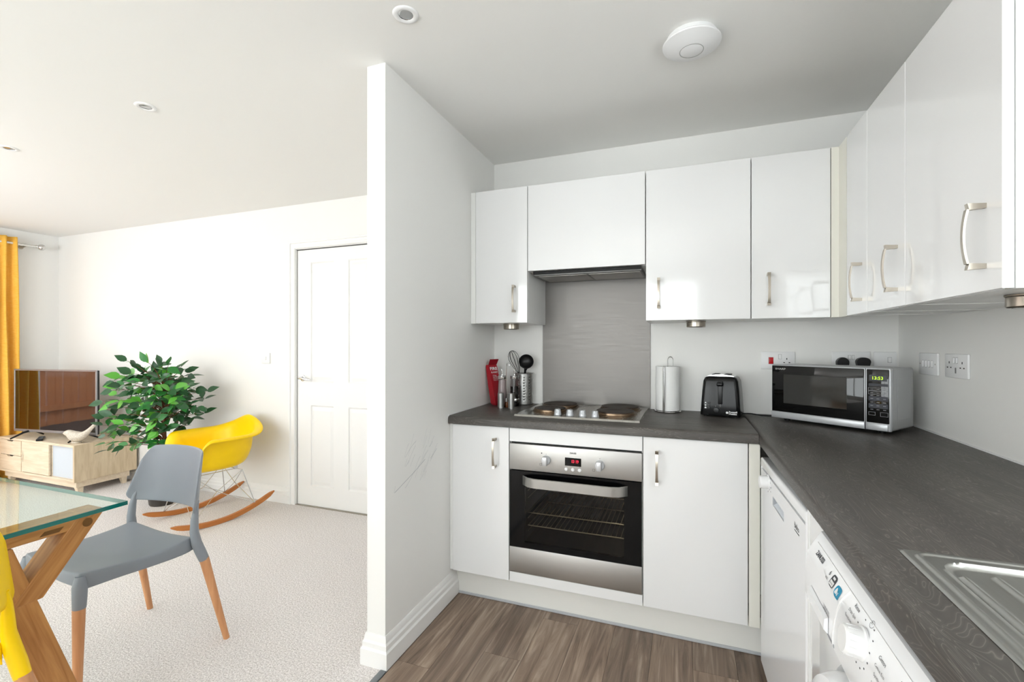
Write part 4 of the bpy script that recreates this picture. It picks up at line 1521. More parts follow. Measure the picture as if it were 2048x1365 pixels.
yaw = math.radians(66)
secs = [((-1.004, 2.448, WT1+0.001), 0.046, 0.032), ((-1.008, 2.450, WT1+0.010), 0.056, 0.040), ((-1.030, 2.462, WT1+0.12), 0.064, 0.036), ((-1.051, 2.474, WT1+0.218), 0.066, 0.026), ((-1.054, 2.476, WT1+0.228), 0.062, 0.018)]
vs, fs = [], []
for c, w, d in secs:
    vs += pk(c, w, d, yaw)
for j in range(len(secs)-1):
    for i in range(4):
        fs.append((j*4+i, j*4+(i+1) % 4, j*4+4+(i+1) % 4, j*4+4+i))
fs += [(3, 2, 1, 0), tuple(range(len(secs)*4-4, len(secs)*4))]
MB().add(vs, fs).build('pouch', M_RED, rp, angle=25)
q = pk((-1.054, 2.476, WT1+0.224), 0.064, 0.018, yaw)
top = [q[0]+Vector((0.006, 0.012, 0.036)), q[1]+Vector((0.010, 0.014, 0.036))]
MB().add([q[0], q[1], top[1], top[0], q[0]+Vector((-.001, .002, 0)), q[1]+Vector((-.001, .002, 0)), top[1]+Vector((-.001, .002, 0)), top[0]+Vector((-.001, .002, 0))], [(0, 1, 2, 3), (7, 6, 5, 4), (0, 4, 5, 1), (1, 5, 6, 2), (2, 6, 7, 3), (3, 7, 4, 0)]).build('hanging_flap', mat('red_flap', (140, 6, 24), 0.3), rp, smooth=False)
mid = (vs[8]+vs[9])/2
up_ = ((vs[12]+vs[13])/2-(vs[8]+vs[9])/2).normalized()
lx = (vs[9]-vs[8]).normalized()
nz = lx.cross(up_).normalized()
up_ = nz.cross(lx).normalized()
R = Matrix((lx, up_, nz)).transposed()
eul = R.to_euler()
ft = (vs[12]+vs[13])/2+nz*0.0012
text('FIRE', 0.056, M_WHTTXT, rp, ft-up_*0.012-lx*0.028, eul, 'lettering', 0.0, height=0.018, bold=0.03)
text('BLANKET', 0.050, M_WHTTXT, rp, ft-up_*0.034-lx*0.024, eul, 'lettering', 0.0, height=0.009, bold=0.01)
text('1 Pull tapes\n2 Cover flames\n3 Turn off heat\n4 Leave to cool', 0.040, M_WHTTXT, rp, ft-up_*0.066-lx*0.018, eul, 'lettering', 0.0, height=0.034)

# ------------------------------------------------------------------ sockets and switches


def plate(name, label, cat, c, w, h, right=False, group=None):
    """wall plate centred at c; local x along the wall, -y towards the room"""
    t = thing(name, label, cat, c, -PI/2 if right else 0.0, group, local=True)
    MB().box(-w/2, w/2, -0.009, -0.0005, -h/2, h/2, 0.0035, 2).build('face_plate', M_WPLAS, t)
    return t


def rocker(t, x, z, w=0.011, h=0.022, m=None, name='rocker'):
    MB().box(x-w/2, x+w/2, -0.0125, -0.008, z-h/2, z+h/2, 0.0015).build(name, m or M_WPLAS, t)
    MB().box(x-w/2-0.001, x+w/2+0.001, -0.0094, -0.0088, z-h/2-0.001, z+h/2+0.001).build('rocker_gap', mat_gap, t, smooth=False)


mat_gap = mat('plate_gap', (150, 150, 150), 0.6)


def pins(t, x, z):
    m = MB().box(x-0.002, x+0.002, -0.0095, -0.0085, z+0.004, z+0.012)
    m.box(x-0.0145, x-0.008, -0.0095, -0.0085, z-0.012, z-0.008).box(x+0.008, x+0.0145, -0.0095, -0.0085, z-0.012, z-0.008)
    m.build('pin_holes', M_DARK, t, smooth=False)


t = plate('cooker_switch', 'white cooker control plate with red rocker and one socket', 'switch', (0.427, YB, 1.1665), 0.147, 0.086)
rocker(t, -0.030, -0.001, 0.020, 0.032, M_REDSW, 'red_rocker')
rocker(t, 0.009, 0.018, 0.012, 0.022)
pins(t, 0.038, 0.000)
t = plate('double_socket', 'white double socket behind the microwave with two black plugs', 'socket', (0.727, YB, 1.1680), 0.150, 0.086, group='kitchen wall plates')
rocker(t, -0.006, 0.016, 0.009, 0.020)
rocker(t, 0.008, 0.016, 0.009, 0.020)
for x, lab, kind in ((-0.038, 'left black plug in the double socket, shoulders pointed', 0), (0.042, 'right black plug in the double socket, round-topped', 1)):
    t2 = thing('plug', lab, 'plug', (0.727+x, YB-0.009, 1.163), 0, 'black plugs behind the microwave', local=True)
    pts = []
    for i in range(15):
        a = PI*i/14
        r = 0.024+(0.003*kind)
        zz = math.sin(a)**(1.3 if kind == 0 else 0.8)*0.022
        pts.append((r*math.cos(a), zz))
    pts += [(-0.022, -0.022), (0.022, -0.022)]
    b_ = MB().prism(pts, -0.032, 0.0, 'y').build('plug_body', M_BLACK, t2, angle=40)
    mod(b_, 'BEVEL', width=0.003, segments=2, limit_method='ANGLE')
    MB().tube([(0, -0.016, -0.020), (0, -0.016, -0.06), (0.01, -0.012, -0.15)], 0.0035, 8).build('plug_cord', M_BLACK, t2)
t = plate('fused_spur', 'small white single plate by the inside corner above the microwave', 'switch', (0.859, YB, 1.1680), 0.086, 0.086)
rocker(t, 0.016, 0.006, 0.013, 0.022)
MB().box(-0.026, -0.004, -0.0105, -0.0085, -0.006, 0.018, 0.001).build('fuse_carrier', M_WPLAS, t)
t = plate('switch_plate', 'white four-rocker switch plate on the right wall nearest the corner', 'switch', (XR, 2.2975, 1.1680), 0.150, 0.086, True)
for k in range(4):
    rocker(t, -0.036+0.024*k, 0.0, 0.012, 0.026)
for x in (-0.060, 0.060):
    MB().lathe([(0.003, 0), (0.003, 0.0006)], 10, T(x, -0.0088, 0, PI/2)).build('screw', M_NICKEL, t)
t = plate('double_socket', 'white double socket on the right wall above the sink worktop', 'socket', (XR, 2.094, 1.1680), 0.150, 0.086, True, group='kitchen wall plates')
rocker(t, -0.010, 0.020, 0.010, 0.020)
rocker(t, 0.008, 0.020, 0.010, 0.020)
for x in (-0.042, 0.042):
    pins(t, x, 0.004)
MB().box(-0.003, -0.001, -0.0095, -0.0085, -0.026, -0.006).box(0.002, 0.004, -0.0095, -0.0085, -0.026, -0.006).build('centre_slots', M_DARK, t, smooth=False)

# ------------------------------------------------------------------ ceiling fittings and light switch
for i, (x, y, lab) in enumerate(((-0.861, 1.305, 'white recessed downlight nearest the partition end'), (-2.307, 1.394, 'middle white recessed downlight over the living area'), (-3.505, 1.425, 'white recessed downlight at the far left of the ceiling'))):
    t = thing('downlight', lab, 'light', (x, y, ZC), 0, 'recessed ceiling downlights')
    MB().lathe([(0.024, -0.0015), (0.028, -0.005), (0.039, -0.0045), (0.043, -0.0005), (0.043, 0)], 36, T(x, y, ZC), cap=False).build('bezel', M_WPLAS, t, angle=50)
    MB().lathe([(0.0255, -0.002), (0.0235, 0.000), (0.020, -0.0008), (0, -0.0012)], 30, T(x, y, ZC), cap=False).build('lamp', M_LAMP, t)
t = thing('smoke_alarm', 'round white smoke alarm on the kitchen ceiling', 'smoke alarm', (0.022, 1.755, ZC))
MB().lathe([(0.0, 0), (0.083, 0), (0.086, -0.006), (0.084, -0.020), (0.080, -0.022)], 48, T(0.022, 1.755, ZC), cap=False).build('base', M_WPLAS, t)
MB().lathe([(0.0, -0.020), (0.094, -0.020), (0.098, -0.024), (0.0965, -0.028), (0.060, -0.044), (0.044, -0.048), (0.0, -0.049)], 48, T(0.022, 1.755, ZC), cap=False).build('cover', M_WPLAS, t, angle=40)
MB().tube([(0.022+0.0395*math.cos(2*PI*i/40), 1.755+0.0395*math.sin(2*PI*i/40), ZC-0.0485) for i in range(40)], 0.0011, 6, closed=True).build('button_seam', mat('seam_grey', (170, 170, 168), 0.5), t)
MB().lathe([(0.038, -0.0485), (0.036, -0.0497), (0, -0.050)], 36, T(0.022, 1.755, ZC), cap=False).build('test_button', M_WPLAS, t)

t = plate('light_switch', 'white single light switch on the wall left of the door', 'switch', (-3.142, YW, 1.134), 0.086, 0.086)
rocker(t, 0.0, 0.0, 0.012, 0.024)

# ================================================================== LIVING ROOM
# curtain pole and curtain
cp_ = thing('curtain_pole', 'pale metal curtain pole with clear ball finial high on the left wall', 'curtain pole', (-5.87, 1.3, 2.19))
MB().tube([(-5.87, -0.15, 2.19), (-5.87, 2.595, 2.19)], 0.012, 14).build('pole', mat('pole_metal', (222, 222, 218), 0.25, metal=0.7), cp_)
MB().lathe([(0.013, -0.03), (0.016, -0.027), (0.016, -0.018), (0.010, -0.016), (0.022, -0.008), (0.029, 0.006), (0.030, 0.016), (0.027, 0.028), (0.018, 0.038), (0.006, 0.043), (0, 0.0435)], 24, T(-5.87, 2.605, 2.19, -PI/2)).build('finial', M_CHROME, cp_, angle=60)
for y in (2.50, 0.0):
    MB().tube([(XLEFT, y, 2.175), (-5.90, y, 2.175), (-5.87, y, 2.178)], 0.007, 10).lathe([(0.02, 0), (0.02, 0.006)], 16, T(XLEFT, y, 2.175, 0, PI/2)).build('bracket', M_NICKEL, cp_)


def curtain_fn(ya, yb):
    def f(u, v):
        z = 0.015+(2.248-0.015)*v
        fold = 5.5
        spread = 1.0+0.10*(1-v)
        y = yb-(yb-ya)*(1-u)*1.0+0.05*(1-v)*(u-0.2)
        amp = 0.030+0.014*(1-v)
        x = -5.868+amp*math.sin(2*PI*fold*u+0.5*math.sin(3*v)+0.3)+0.008*math.sin(9*v+14*u)
        if x < -5.94:
            x = -5.94
        return (x, y, z)
    return f


c = MB().grid(curtain_fn(2.02, 2.452), 110, 28).build('curtain', M_CURTAIN, org=(-5.87, 2.17, 0.015), angle=180)
mod(c, 'SOLIDIFY', thickness=0.003)
tag(c, 'ochre yellow curtain hanging at the left edge by the television', 'curtain')

# television stand
SX0, SX1, SY0, SY1, SZ0, SZ1 = -5.805, -4.690, 2.298, 2.760, 0.108, 0.412
st = thing('television_stand', 'low pale oak television stand with drawers and sliding door', 'television stand', (-5.26, 2.53, 0))
th = 0.018
m_ = MB().box(SX0, SX1-th, SY0, SY1, SZ1-th, SZ1).box(SX0, SX1-th, SY0, SY1, SZ0, SZ0+th).box(SX0, SX0+th, SY0, SY1, SZ0+th, SZ1-th)
m_.box(-5.462, -5.447, SY0+0.004, SY1, SZ0+th, SZ1-th).box(-5.052, -5.040, SY0+0.02, SY1, SZ0+th, SZ1-th).box(SX0+th, SX1-th, SY1-0.006, SY1, SZ0+th, SZ1-th)
m_.build('carcass', M_SONOMA, st, smooth=False)
MB().box(SX1-th, SX1+0.0008, SY0-0.001, SY1, SZ0-0.0005, SZ1+0.0005, 0.001, 1).build('end_panel', M_SONOMAV, st)
for za, zb in ((0.262, 0.392), (0.128, 0.258)):
    m_ = MB()
    xa, xb, xm = SX0+0.02, -5.464, -5.635
    # drawer front with a scooped finger notch in its top edge
    pts = [(xa, za), (xb, za), (xb, zb), (xm+0.055, zb), (xm+0.035, zb-0.012), (xm-0.035, zb-0.012), (xm-0.055, zb), (xa, zb)]
    d = m_.prism(pts, SY0, SY0+0.016, 'y').build('drawer', M_SONOMA, st, smooth=False)
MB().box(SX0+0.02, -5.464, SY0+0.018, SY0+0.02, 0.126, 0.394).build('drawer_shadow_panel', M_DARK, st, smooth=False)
pts = [(-5.446, 0.130), (-5.052, 0.130), (-5.052, 0.392), (-5.446, 0.392), (-5.446, 0.33)]
for i in range(9):
    t_ = i/8
    pts.append((-5.446+0.014*math.sin(t_*PI), 0.33-0.14*t_))
MB().prism(pts, SY0+0.002, SY0+0.016, 'y').build('sliding_door', M_SONOMA, st, smooth=False)
MB().box(-5.040, SX1-th, SY0+0.024, SY0+0.030, SZ0+th, SZ1-th).build('glazed_panel', M_BLUEGREY, st, smooth=False)
m_ = MB().box(SX0+0.04, SX1-0.015, SY0+0.020, SY0+0.040, 0.058, SZ0).box(SX1-0.035, SX1-0.015, SY0+0.04, SY1-0.07, 0.058, SZ0).box(SX0+0.04, SX0+0.06, SY0+0.04, SY1-0.07, 0.058, SZ0).box(SX0+0.04, SX1-0.015, SY1-0.07, SY1-0.05, 0.058, SZ0)
m_.build('base_frame', M_SONOMA, st, smooth=False)
for x, dx in ((SX1-0.055, 0.02), (SX0+0.08, -0.02)):
    for y in (SY0+0.055, SY1-0.085):
        lg = MB()
        vs = []
        for z, w, ox in ((0.0, 0.014, dx), (0.075, 0.026, 0.0)):
            vs += [(x+ox-w, y-w, z), (x+ox+w, y-w, z), (x+ox+w, y+w, z), (x+ox-w, y+w, z)]
        lg.add(vs, [(3, 2, 1, 0), (4, 5, 6, 7), (0, 1, 5, 4), (1, 2, 6, 5), (2, 3, 7, 6), (3, 0, 4, 7)]).build('leg', M_SONOMA, st, smooth=False)

# television
tvw, tvz0, tvz1 = 0.968, 0.464, 1.024
tv = thing('television', 'flat screen television with thin silver frame on the oak stand', 'television', (-5.198, 2.402, SZ1), math.radians(7.4), local=True)
a, b_ = tvz0-SZ1, tvz1-SZ1
m_ = MB()
w2_ = tvw/2
for bx in ((-w2_, w2_, a, a+0.022), (-w2_, w2_, b_-0.014, b_), (-w2_, -w2_+0.014, a+0.022, b_-0.014), (w2_-0.014, w2_, a+0.022, b_-0.014)):
    m_.box(bx[0], bx[1], 0.0, 0.012, bx[2], bx[3], 0.002, 1)
m_.build('frame', M_TVFRAME, tv)
MB().box(-w2_+0.012, w2_-0.012, 0.003, 0.009, a+0.018, b_-0.012).build('screen', M_SCREEN, tv, smooth=False)
MB().box(-w2_+0.004, w2_-0.004, 0.012, 0.030, a+0.004, b_-0.004, 0.004).box(-0.36, 0.36, 0.030, 0.060, a+0.02, a+0.30, 0.01).build('rear_cover', M_BLACK, tv)
for s in (-1, 1):
    m_ = MB()
    m_.tube([(s*0.30, 0.02, a+0.010), (s*0.315, -0.03, a-0.004), (s*0.335, -0.110, -a*0+0.0065)], [0.010, 0.009, 0.0065], 10)
    m_.tube([(s*0.30, 0.02, a+0.010), (s*0.31, 0.06, a-0.006), (s*0.325, 0.125, 0.0065)], [0.010, 0.009, 0.0065], 10)
    m_.build('foot', M_BLACK, tv)

# remote control
rm = thing('remote_control', 'slim dark remote control lying on the stand before the television', 'remote control', (-5.27, 2.345, SZ1), math.radians(-30), local=True)
MB().box(-0.085, 0.085, -0.022, 0.022, 0.0, 0.018, 0.006, 3).build('body', M_BLACK, rm)
m_ = MB()
for i in range(7):
    for j in range(3):
        m_.box(-0.07+0.02*i, -0.058+0.02*i, -0.015+0.0115*j, -0.008+0.0115*j, 0.018, 0.0195)
m_.build('buttons', mat('button_grey', (90, 92, 96), 0.5), rm, smooth=False)

# ceramic bird
bd = thing('bird_ornament', 'speckled white ceramic bird with raised tail on the stand corner', 'ornament', (-4.812, 2.368, SZ1), math.radians(24), local=True)
sp_ = [(-0.105, 0.083, 0.002), (-0.096, 0.083, 0.006), (-0.086, 0.084, 0.016), (-0.066, 0.088, 0.027), (-0.048, 0.083, 0.031), (-0.030, 0.070, 0.038), (-0.005, 0.056, 0.047), (0.025, 0.052, 0.046), (0.055, 0.062, 0.036), (0.080, 0.080, 0.024), (0.108, 0.108, 0.016), (0.140, 0.142, 0.013), (0.165, 0.168, 0.011), (0.171, 0.174, 0.004)]
m_ = MB().tube([(x, 0, z) for x, z, r in sp_], [r for x, z, r in sp_], 18)
bo = m_.build('body', M_CERAMIC, bd, angle=180)
mod(bo, 'SUBSURF', levels=1, render_levels=1)
MB().lathe([(0.030, 0.0), (0.034, 0.006), (0.030, 0.014)], 24, T(0.008, 0, 0)).build('foot_ring', M_CERAMIC, bd)

# ------------------------------------------------------------------ glass dining table
TX1, TY1, TY0, TX0 = -1.653, 0.947, -0.060, -3.25
tb = thing('dining_table', 'oak trestle dining table with thick clear glass top', 'table', (-2.45, 0.44, 0))
gt = MB().box(TX0+0.0004, TX1-0.0004, TY0+0.0004, TY1-0.0004, 0.738, 0.750).build('glass_top', M_GLASS, tb, smooth=False)
e = 0.0022
m_ = MB().box(TX1-e, TX1, TY0, TY1, 0.7378, 0.7502).box(TX0, TX0+e, TY0, TY1, 0.7378, 0.7502).box(TX0+e, TX1-e, TY1-e, TY1, 0.7378, 0.7502).box(TX0+e, TX1-e, TY0, TY0+e, 0.7378, 0.7502)
m_.build('glass_edge', M_GEDGE, gt, smooth=False, label='teal polished edge of the glass')


def beam(name, poly, xa, xb, mtl, parent, ang):
    """prism of a (y,z) polygon between xa..xb whose grain follows ang (from the vertical) in the y-z plane"""
    cy_ = sum(p[0] for p in poly)/len(poly)
    cz_ = sum(p[1] for p in poly)/len(poly)
    ca, sa = math.cos(-ang), math.sin(-ang)
    loc = [((p[0]-cy_)*ca-(p[1]-cz_)*sa, (p[0]-cy_)*sa+(p[1]-cz_)*ca) for p in poly]
    m = MB().prism(loc, xa-(xa+xb)/2, xb-(xa+xb)/2, 'x')
    me = m.mesh(name, smooth=False)
    me.materials.append(mtl)
    o = piece(me, name, parent, ((xa+xb)/2, cy_, cz_), (ang, 0, 0))
    mod(o, 'BEVEL', width=0.0025, segments=2, limit_method='ANGLE')
    return o


for xr in (-1.706, -3.13):
    x0, x1 = xr-0.070, xr
    for s in (1, -1):
        def Y(y):
            return y if s == 1 else 0.887-y
        fl = (lambda L: L) if s == 1 else (lambda L: list(reversed(L)))
        A = fl([(Y(0.695), 0.5255), (Y(0.7645), 0.5255), (Y(0.912), 0.7265), (Y(0.905), 0.7375), (Y(0.8515), 0.7375)])
        beam('brace', A, x0+0.001, x1+0.001, M_OAK, tb, -s*math.radians(36))
        B = fl([(Y(0.632), 0.690), (Y(0.702), 0.690), (Y(0.917), 0.0), (Y(0.846), 0.0)])
        beam('leg', B, x0, x1-0.001, M_OAK, tb, s*math.radians(17.3))
        pg = MB().lathe([(0.013, 0), (0.013, 0.0012), (0, 0.0014)], 20, T(x1+0.001, Y(0.868), 0.7035, 0, PI/2)).build('dowel_plug', M_OAKD, tb)
        MB().prism(fl([(Y(0.757), 0.7000), (Y(0.800), 0.6990), (Y(0.811), 0.7110), (Y(0.768), 0.7110)]), x1-0.004, x1+0.0012, 'x').build('rail_slot_shade', M_OAKD, tb, smooth=False)  # dark patch set slightly proud, its colour standing for a shaded recess
        MB().lathe([(0.006, 0), (0.006, 0.0012), (0, 0.0013)], 14, Matrix.Translation((x1-0.030, Y(0.7015), 0.545)) @ Vector((0, -s*0.81, 0.59)).to_track_quat('Z', 'Y').to_matrix().to_4x4()).build('screw_hole', mat('screw_hole', (80, 40, 30), 0.6), tb)
    rb = MB().box(-0.035, 0.034, -0.43, 0.43, -0.0205, 0.0235)
    me = rb.mesh('top_rail', smooth=False)
    me.materials.append(mat('oak_rail', (196, 142, 82), 0.42, var=((158, 104, 54), (70, 5, 70), 5)))
    o = piece(me, 'top_rail', tb, ((x0+x1)/2, 0.4435, 0.7125))
    mod(o, 'BEVEL', width=0.003, segments=2, limit_method='ANGLE')
me = MB().box(-0.68, 0.68, -0.03, 0.03, -0.02, 0.02).mesh('stretcher', smooth=False)
me.materials.append(mat('oak_stretcher', (196, 142, 82), 0.42, var=((158, 104, 54), (5, 70, 70), 5)))
o = piece(me, 'stretcher', tb, (-2.45, 0.4435, 0.69))

# ------------------------------------------------------------------ side chairs with plastic shell and beech legs


def shell_chair(name, label, loc, rz, m_shell, group):
    t = thing(name, label, 'chair', loc, rz, group, local=True)
    # seat: product grid whose outer rows fold down into a skirt
    us = [(-1.0, 1.0), (-1.0, .62), (-1.0, .25), (-.985, .06), (-.93, .01), (-.6, 0), (-.3, 0), (0, 0), (.3, 0), (.6, 0), (.93, .01), (.985, .06), (1.0, .25), (1.0, .62), (1.0, 1.0)]
    vs_ = [(-1.0, 1.0), (-1.0, .62), (-1.0, .25), (-.985, .06), (-.93, .01), (-.6, 0), (-.3, 0), (0, 0), (.3, 0), (.6, 0), (.85, 0), (.95, .04), (1.0, .35), (1.0, 1.0)]
    vs, fs = [], []
    nu = len(us)
    for (v, dv) in vs_:
        for (u, du) in us:
            y = -0.035+0.195*v
            hw = 0.203+0.022*((v+1)/2)
            if v > 0.8:
                hw -= 0.0
            pull = (u*u*v*v)**3*0.016
            x = hw*u-math.copysign(pull, u)
            y -= math.copysign(pull, v)
            z = 0.448-0.012*(1-u*u)*(1-(v*0.9)**2)
            # saddle: rear corners rise into the uprights
            z += 0.020*max(0, v)**3*u*u+0.020*max(0, -v)
            arch_s = 0.066*(1-0.30*(1-v*v))
            arch_f = 0.055*(1-0.25*(1-u*u))
            drop = max(du*arch_s, dv*arch_f)
            vs.append((x, y, z-drop))
    for j in range(len(vs_)-1):
        for i in range(nu-1):
            a = j*nu+i
            fs.append((a, a+1, a+1+nu, a+nu))
    seat = MB().add(vs, fs).build('seat', m_shell, t, angle=180)
    mod(seat, 'SOLIDIFY', thickness=0.008, offset=-1)
    mod(seat, 'SUBSURF', levels=2, render_levels=2)
    for s in (-1, 1):
        sk_ = MB().tube([(s*0.183, -0.210, 0.452), (s*0.185, -0.212, 0.420), (s*0.186, -0.213, 0.380), (s*0.186, -0.214, 0.345)], [0.014, 0.0215, 0.0205, 0.0188], 20)
        sk_.build('front_leg_socket', m_shell, t, angle=50)
    # uprights from the rear sockets into the backrest
    for s in (-1, 1):
        up = MB().tube([(s*0.238, 0.172, 0.360), (s*0.234, 0.160, 0.395), (s*0.228, 0.148, 0.435), (s*0.222, 0.143, 0.48), (s*0.219, 0.146, 0.525), (s*0.216, 0.153, 0.565), (s*0.210, 0.165, 0.60)],
                [0.0185, 0.0195, 0.0190, 0.0160, 0.0140, 0.0100, 0.0045], 18, flat=1.0)
        up.build('back_upright', m_shell, t, angle=50)
    # backrest

    def bf(u, v):
        u = 2*u-1
        au = abs(u)
        zt = 0.792-0.006*au**2-0.060*max(0, (au-0.80)/0.20)**2.2
        zb = 0.538+0.016*au**2+0.022*max(0, (au-0.86)/0.14)**2
        z = zb+(zt-zb)*v
        k = (z-0.54)/0.25
        w = 0.247-0.058*max(0, k)-0.012*max(0, 1-k/0.08 if k < 0.08 else 0)
        x = w*math.sin(u*1.18)/math.sin(1.18)
        yb = 0.222+0.030*k
        wrap = 0.105-0.045*k
        y = yb-wrap*(1-math.cos(u*1.18))/(1-math.cos(1.18))
        return (x, y, z)
    bk = MB().grid(bf, 25, 12).build('backrest', m_shell, t, angle=180)
    mod(bk, 'SOLIDIFY', thickness=0.009, offset=0)
    mod(bk, 'SUBSURF', levels=1, render_levels=2)
    for s in (-1, 1):
        MB().tube([(s*0.184, -0.214, 0.349), (s*0.186, -0.220, 0.0)], [0.0184, 0.0115], 20).build('leg', M_BEECH, t, angle=50)
        MB().tube([(s*0.238, 0.172, 0.364), (s*0.272, 0.245, 0.0)], [0.0182, 0.0115], 20).build('leg', M_BEECH, t, angle=50)
    return t


shell_chair('dining_chair', 'grey plastic dining chair with beech legs at the glass table', (-2.106, 1.186, 0), math.radians(-3.5), M_GREY, 'shell dining chairs')
shell_chair('dining_chair', 'yellow plastic dining chair at the near end of the glass table, left picture edge', (-1.828, 0.462, 0), -PI/2, M_YELLOW, 'shell dining chairs')

# ------------------------------------------------------------------ yellow rocking armchair
rk = thing('rocking_chair', 'yellow shell armchair on wire base with wooden rockers by the wall', 'rocking chair', (-3.236, 2.385, 0), math.radians(-12.5), local=True)


def ss(a, b, x):
    t_ = max(0, min(1, (x-a)/(b-a)))
    return t_*t_*(3-2*t_)


def rim(phi):
    """profile (r,z) list for a direction phi measured from the front"""
    a = abs(phi)
    arm = ss(math.radians(38), math.radians(66), a)
    back = ss(math.radians(112), math.radians(180), a)
    zr = 0.375+arm*(0.225)+back*0.100
    rb = 0.205
    rw = 0.262+arm*(-0.020)+back*0.005
    rl = 0.268+arm*0.052*(1-back*0.8)-back*0.004
    # squarer plan
    sq = 1.0+0.10*math.sin(2*a)**2
    lip = 0.018*arm
    return [(0.0, 0.345), (0.10, 0.347), (0.165*sq, 0.354+0.004*arm), (rb*sq, 0.368+0.020*arm), (0.226*sq, 0.382+0.070*arm), ((0.226+(rw-0.226)*0.55)*sq, 0.396*(1-arm)+arm*(0.47+(zr-0.60)*0.4)),
            (rw*sq, zr-0.036*arm-0.002), ((rw+(rl-rw)*0.4)*sq, zr-0.006*arm), ((rw+(rl-rw)*0.75)*sq, zr), (rl*sq, zr-lip*0.35), ((rl+0.004)*sq, zr-lip-0.006*(1-arm))]


vs, fs = [], []
NPH = 72
np_ = len(rim(0))
for i in range(NPH):
    phi = -PI+2*PI*i/NPH
    for r, z in rim(phi):
        back_shift = 0.03
        vs.append((r*math.sin(phi)*1.0, -r*math.cos(phi)+0.01, z))
for i in range(NPH):
    j = (i+1) % NPH
    for k in range(np_-1):
        if k == 0:
            fs.append((i*np_, i*np_+1, j*np_+1))
        else:
            fs.append((i*np_+k, i*np_+k+1, j*np_+k+1, j*np_+k))
bm_ = MB().add(vs, fs)
sh = bm_.build('shell', M_YELLOW, rk, angle=180)
b2 = bmesh.new()
b2.from_mesh(sh.data)
bmesh.ops.remove_doubles(b2, verts=b2.verts[:], dist=1e-5)
bmesh.ops.recalc_face_normals(b2, faces=b2.faces[:])
b2.to_mesh(sh.data)
b2.free()
mod(sh, 'SOLIDIFY', thickness=0.006, offset=0)
mod(sh, 'SUBSURF', levels=1, render_levels=2)


def rz_(y):
    return 0.016+(y+0.06)**2/1.55


for s in (-1, 1):
    ys = [-0.330+0.68*i/22 for i in range(23)]
    vs, fs = [], []
    for i, y in enumerate(ys):
        e_ = min(i, 22-i)
        hh = 0.016 if e_ > 1 else (0.004 if e_ == 0 else 0.013)
        w = 0.0115 if e_ > 0 else 0.006
        z = rz_(y)
        vs += [(s*0.222-w, y, z-hh), (s*0.222+w, y, z-hh), (s*0.222+w, y, z+hh), (s*0.222-w, y, z+hh)]
    for i in range(22):
        for k in range(4):
            a, b_ = i*4+k, i*4+(k+1) % 4
            fs.append((a, b_, b_+4, a+4))
    fs += [(3, 2, 1, 0), (88, 89, 90, 91)]
    MB().add(vs, fs).build('rocker', M_RUNNER, rk, angle=35)
m_ = MB()
for s in (-1, 1):
    fpt = (s*0.222, -0.205, rz_(-0.205)+0.016)
    bpt = (s*0.222, 0.205, rz_(0.205)+0.016)
    m_.tube([(s*0.120, -0.120, 0.334), (s*0.150, -0.150, 0.324), fpt], 0.0032, 8)
    m_.tube([(s*0.120, 0.120, 0.334), (s*0.150, 0.150, 0.324), bpt], 0.0032, 8)
    m_.tube([(s*0.150, -0.150, 0.321), (s*0.10, 0.0, 0.19), bpt], 0.0024, 8)
    m_.tube([(s*0.150, 0.150, 0.321), (s*0.10, 0.0, 0.19), fpt], 0.0024, 8)
    m_.tube([(s*0.150, -0.150, 0.319), (0, -0.17, 0.20), (-s*0.222, -0.205, rz_(-0.205)+0.016)], 0.0024, 8)
    m_.tube([(s*0.150, 0.150, 0.319), (0, 0.17, 0.20), (-s*0.222, 0.205, rz_(0.205)+0.016)], 0.0024, 8)
    m_.tube([(s*0.120, -0.120, 0.334), (s*0.120, 0.120, 0.334)], 0.0032, 8)
    m_.tube([(-0.120, s*0.120, 0.334), (0.120, s*0.120, 0.334)], 0.0032, 8)
    for y in (-0.12, 0.12):
        m_.lathe([(0.012, 0.330), (0.012, 0.356)], 12, T(s*0.120, y, 0))
m_.build('wire_base', M_WIRE, rk)

# ------------------------------------------------------------------ artificial ficus
px_, py_ = -3.83, 2.44
pt = thing('potted_ficus', 'leafy green artificial ficus plant between the television and rocking chair', 'plant', (px_, py_, 0))
MB().lathe([(0.0, 0), (0.085, 0), (0.090, 0.01), (0.112, 0.20), (0.120, 0.205), (0.120, 0.222), (0.108, 0.222), (0.104, 0.19)], 36, T(px_, py_, 0), cap=False).build('pot', M_POT, pt)
MB().lathe([(0.106, 0.186), (0.06, 0.195), (0, 0.198)], 30, T(px_, py_, 0), cap=False).build('soil', M_SOIL, pt)
rs = random.Random(21)
m_ = MB()
trunk = [(px_-0.03, py_, 0.19), (px_-0.01, py_+0.01, 0.34), (px_+0.02, py_, 0.5), (px_+0.03, py_-0.01, 0.66), (px_, py_, 0.80), (px_-0.01, py_, 0.93)]
m_.tube(trunk, [0.014, 0.013, 0.012, 0.010, 0.008, 0.005], 9)
m_.tube([(px_+0.03, py_, 0.19), (px_+0.02, py_-0.012, 0.33), (px_-0.01, py_+0.01, 0.48), (px_+0.01, py_+0.012, 0.62), (px_+0.05, py_, 0.78)], [0.012, 0.011, 0.010, 0.008, 0.005], 9)
m_.build('trunk', M_BARK, pt)


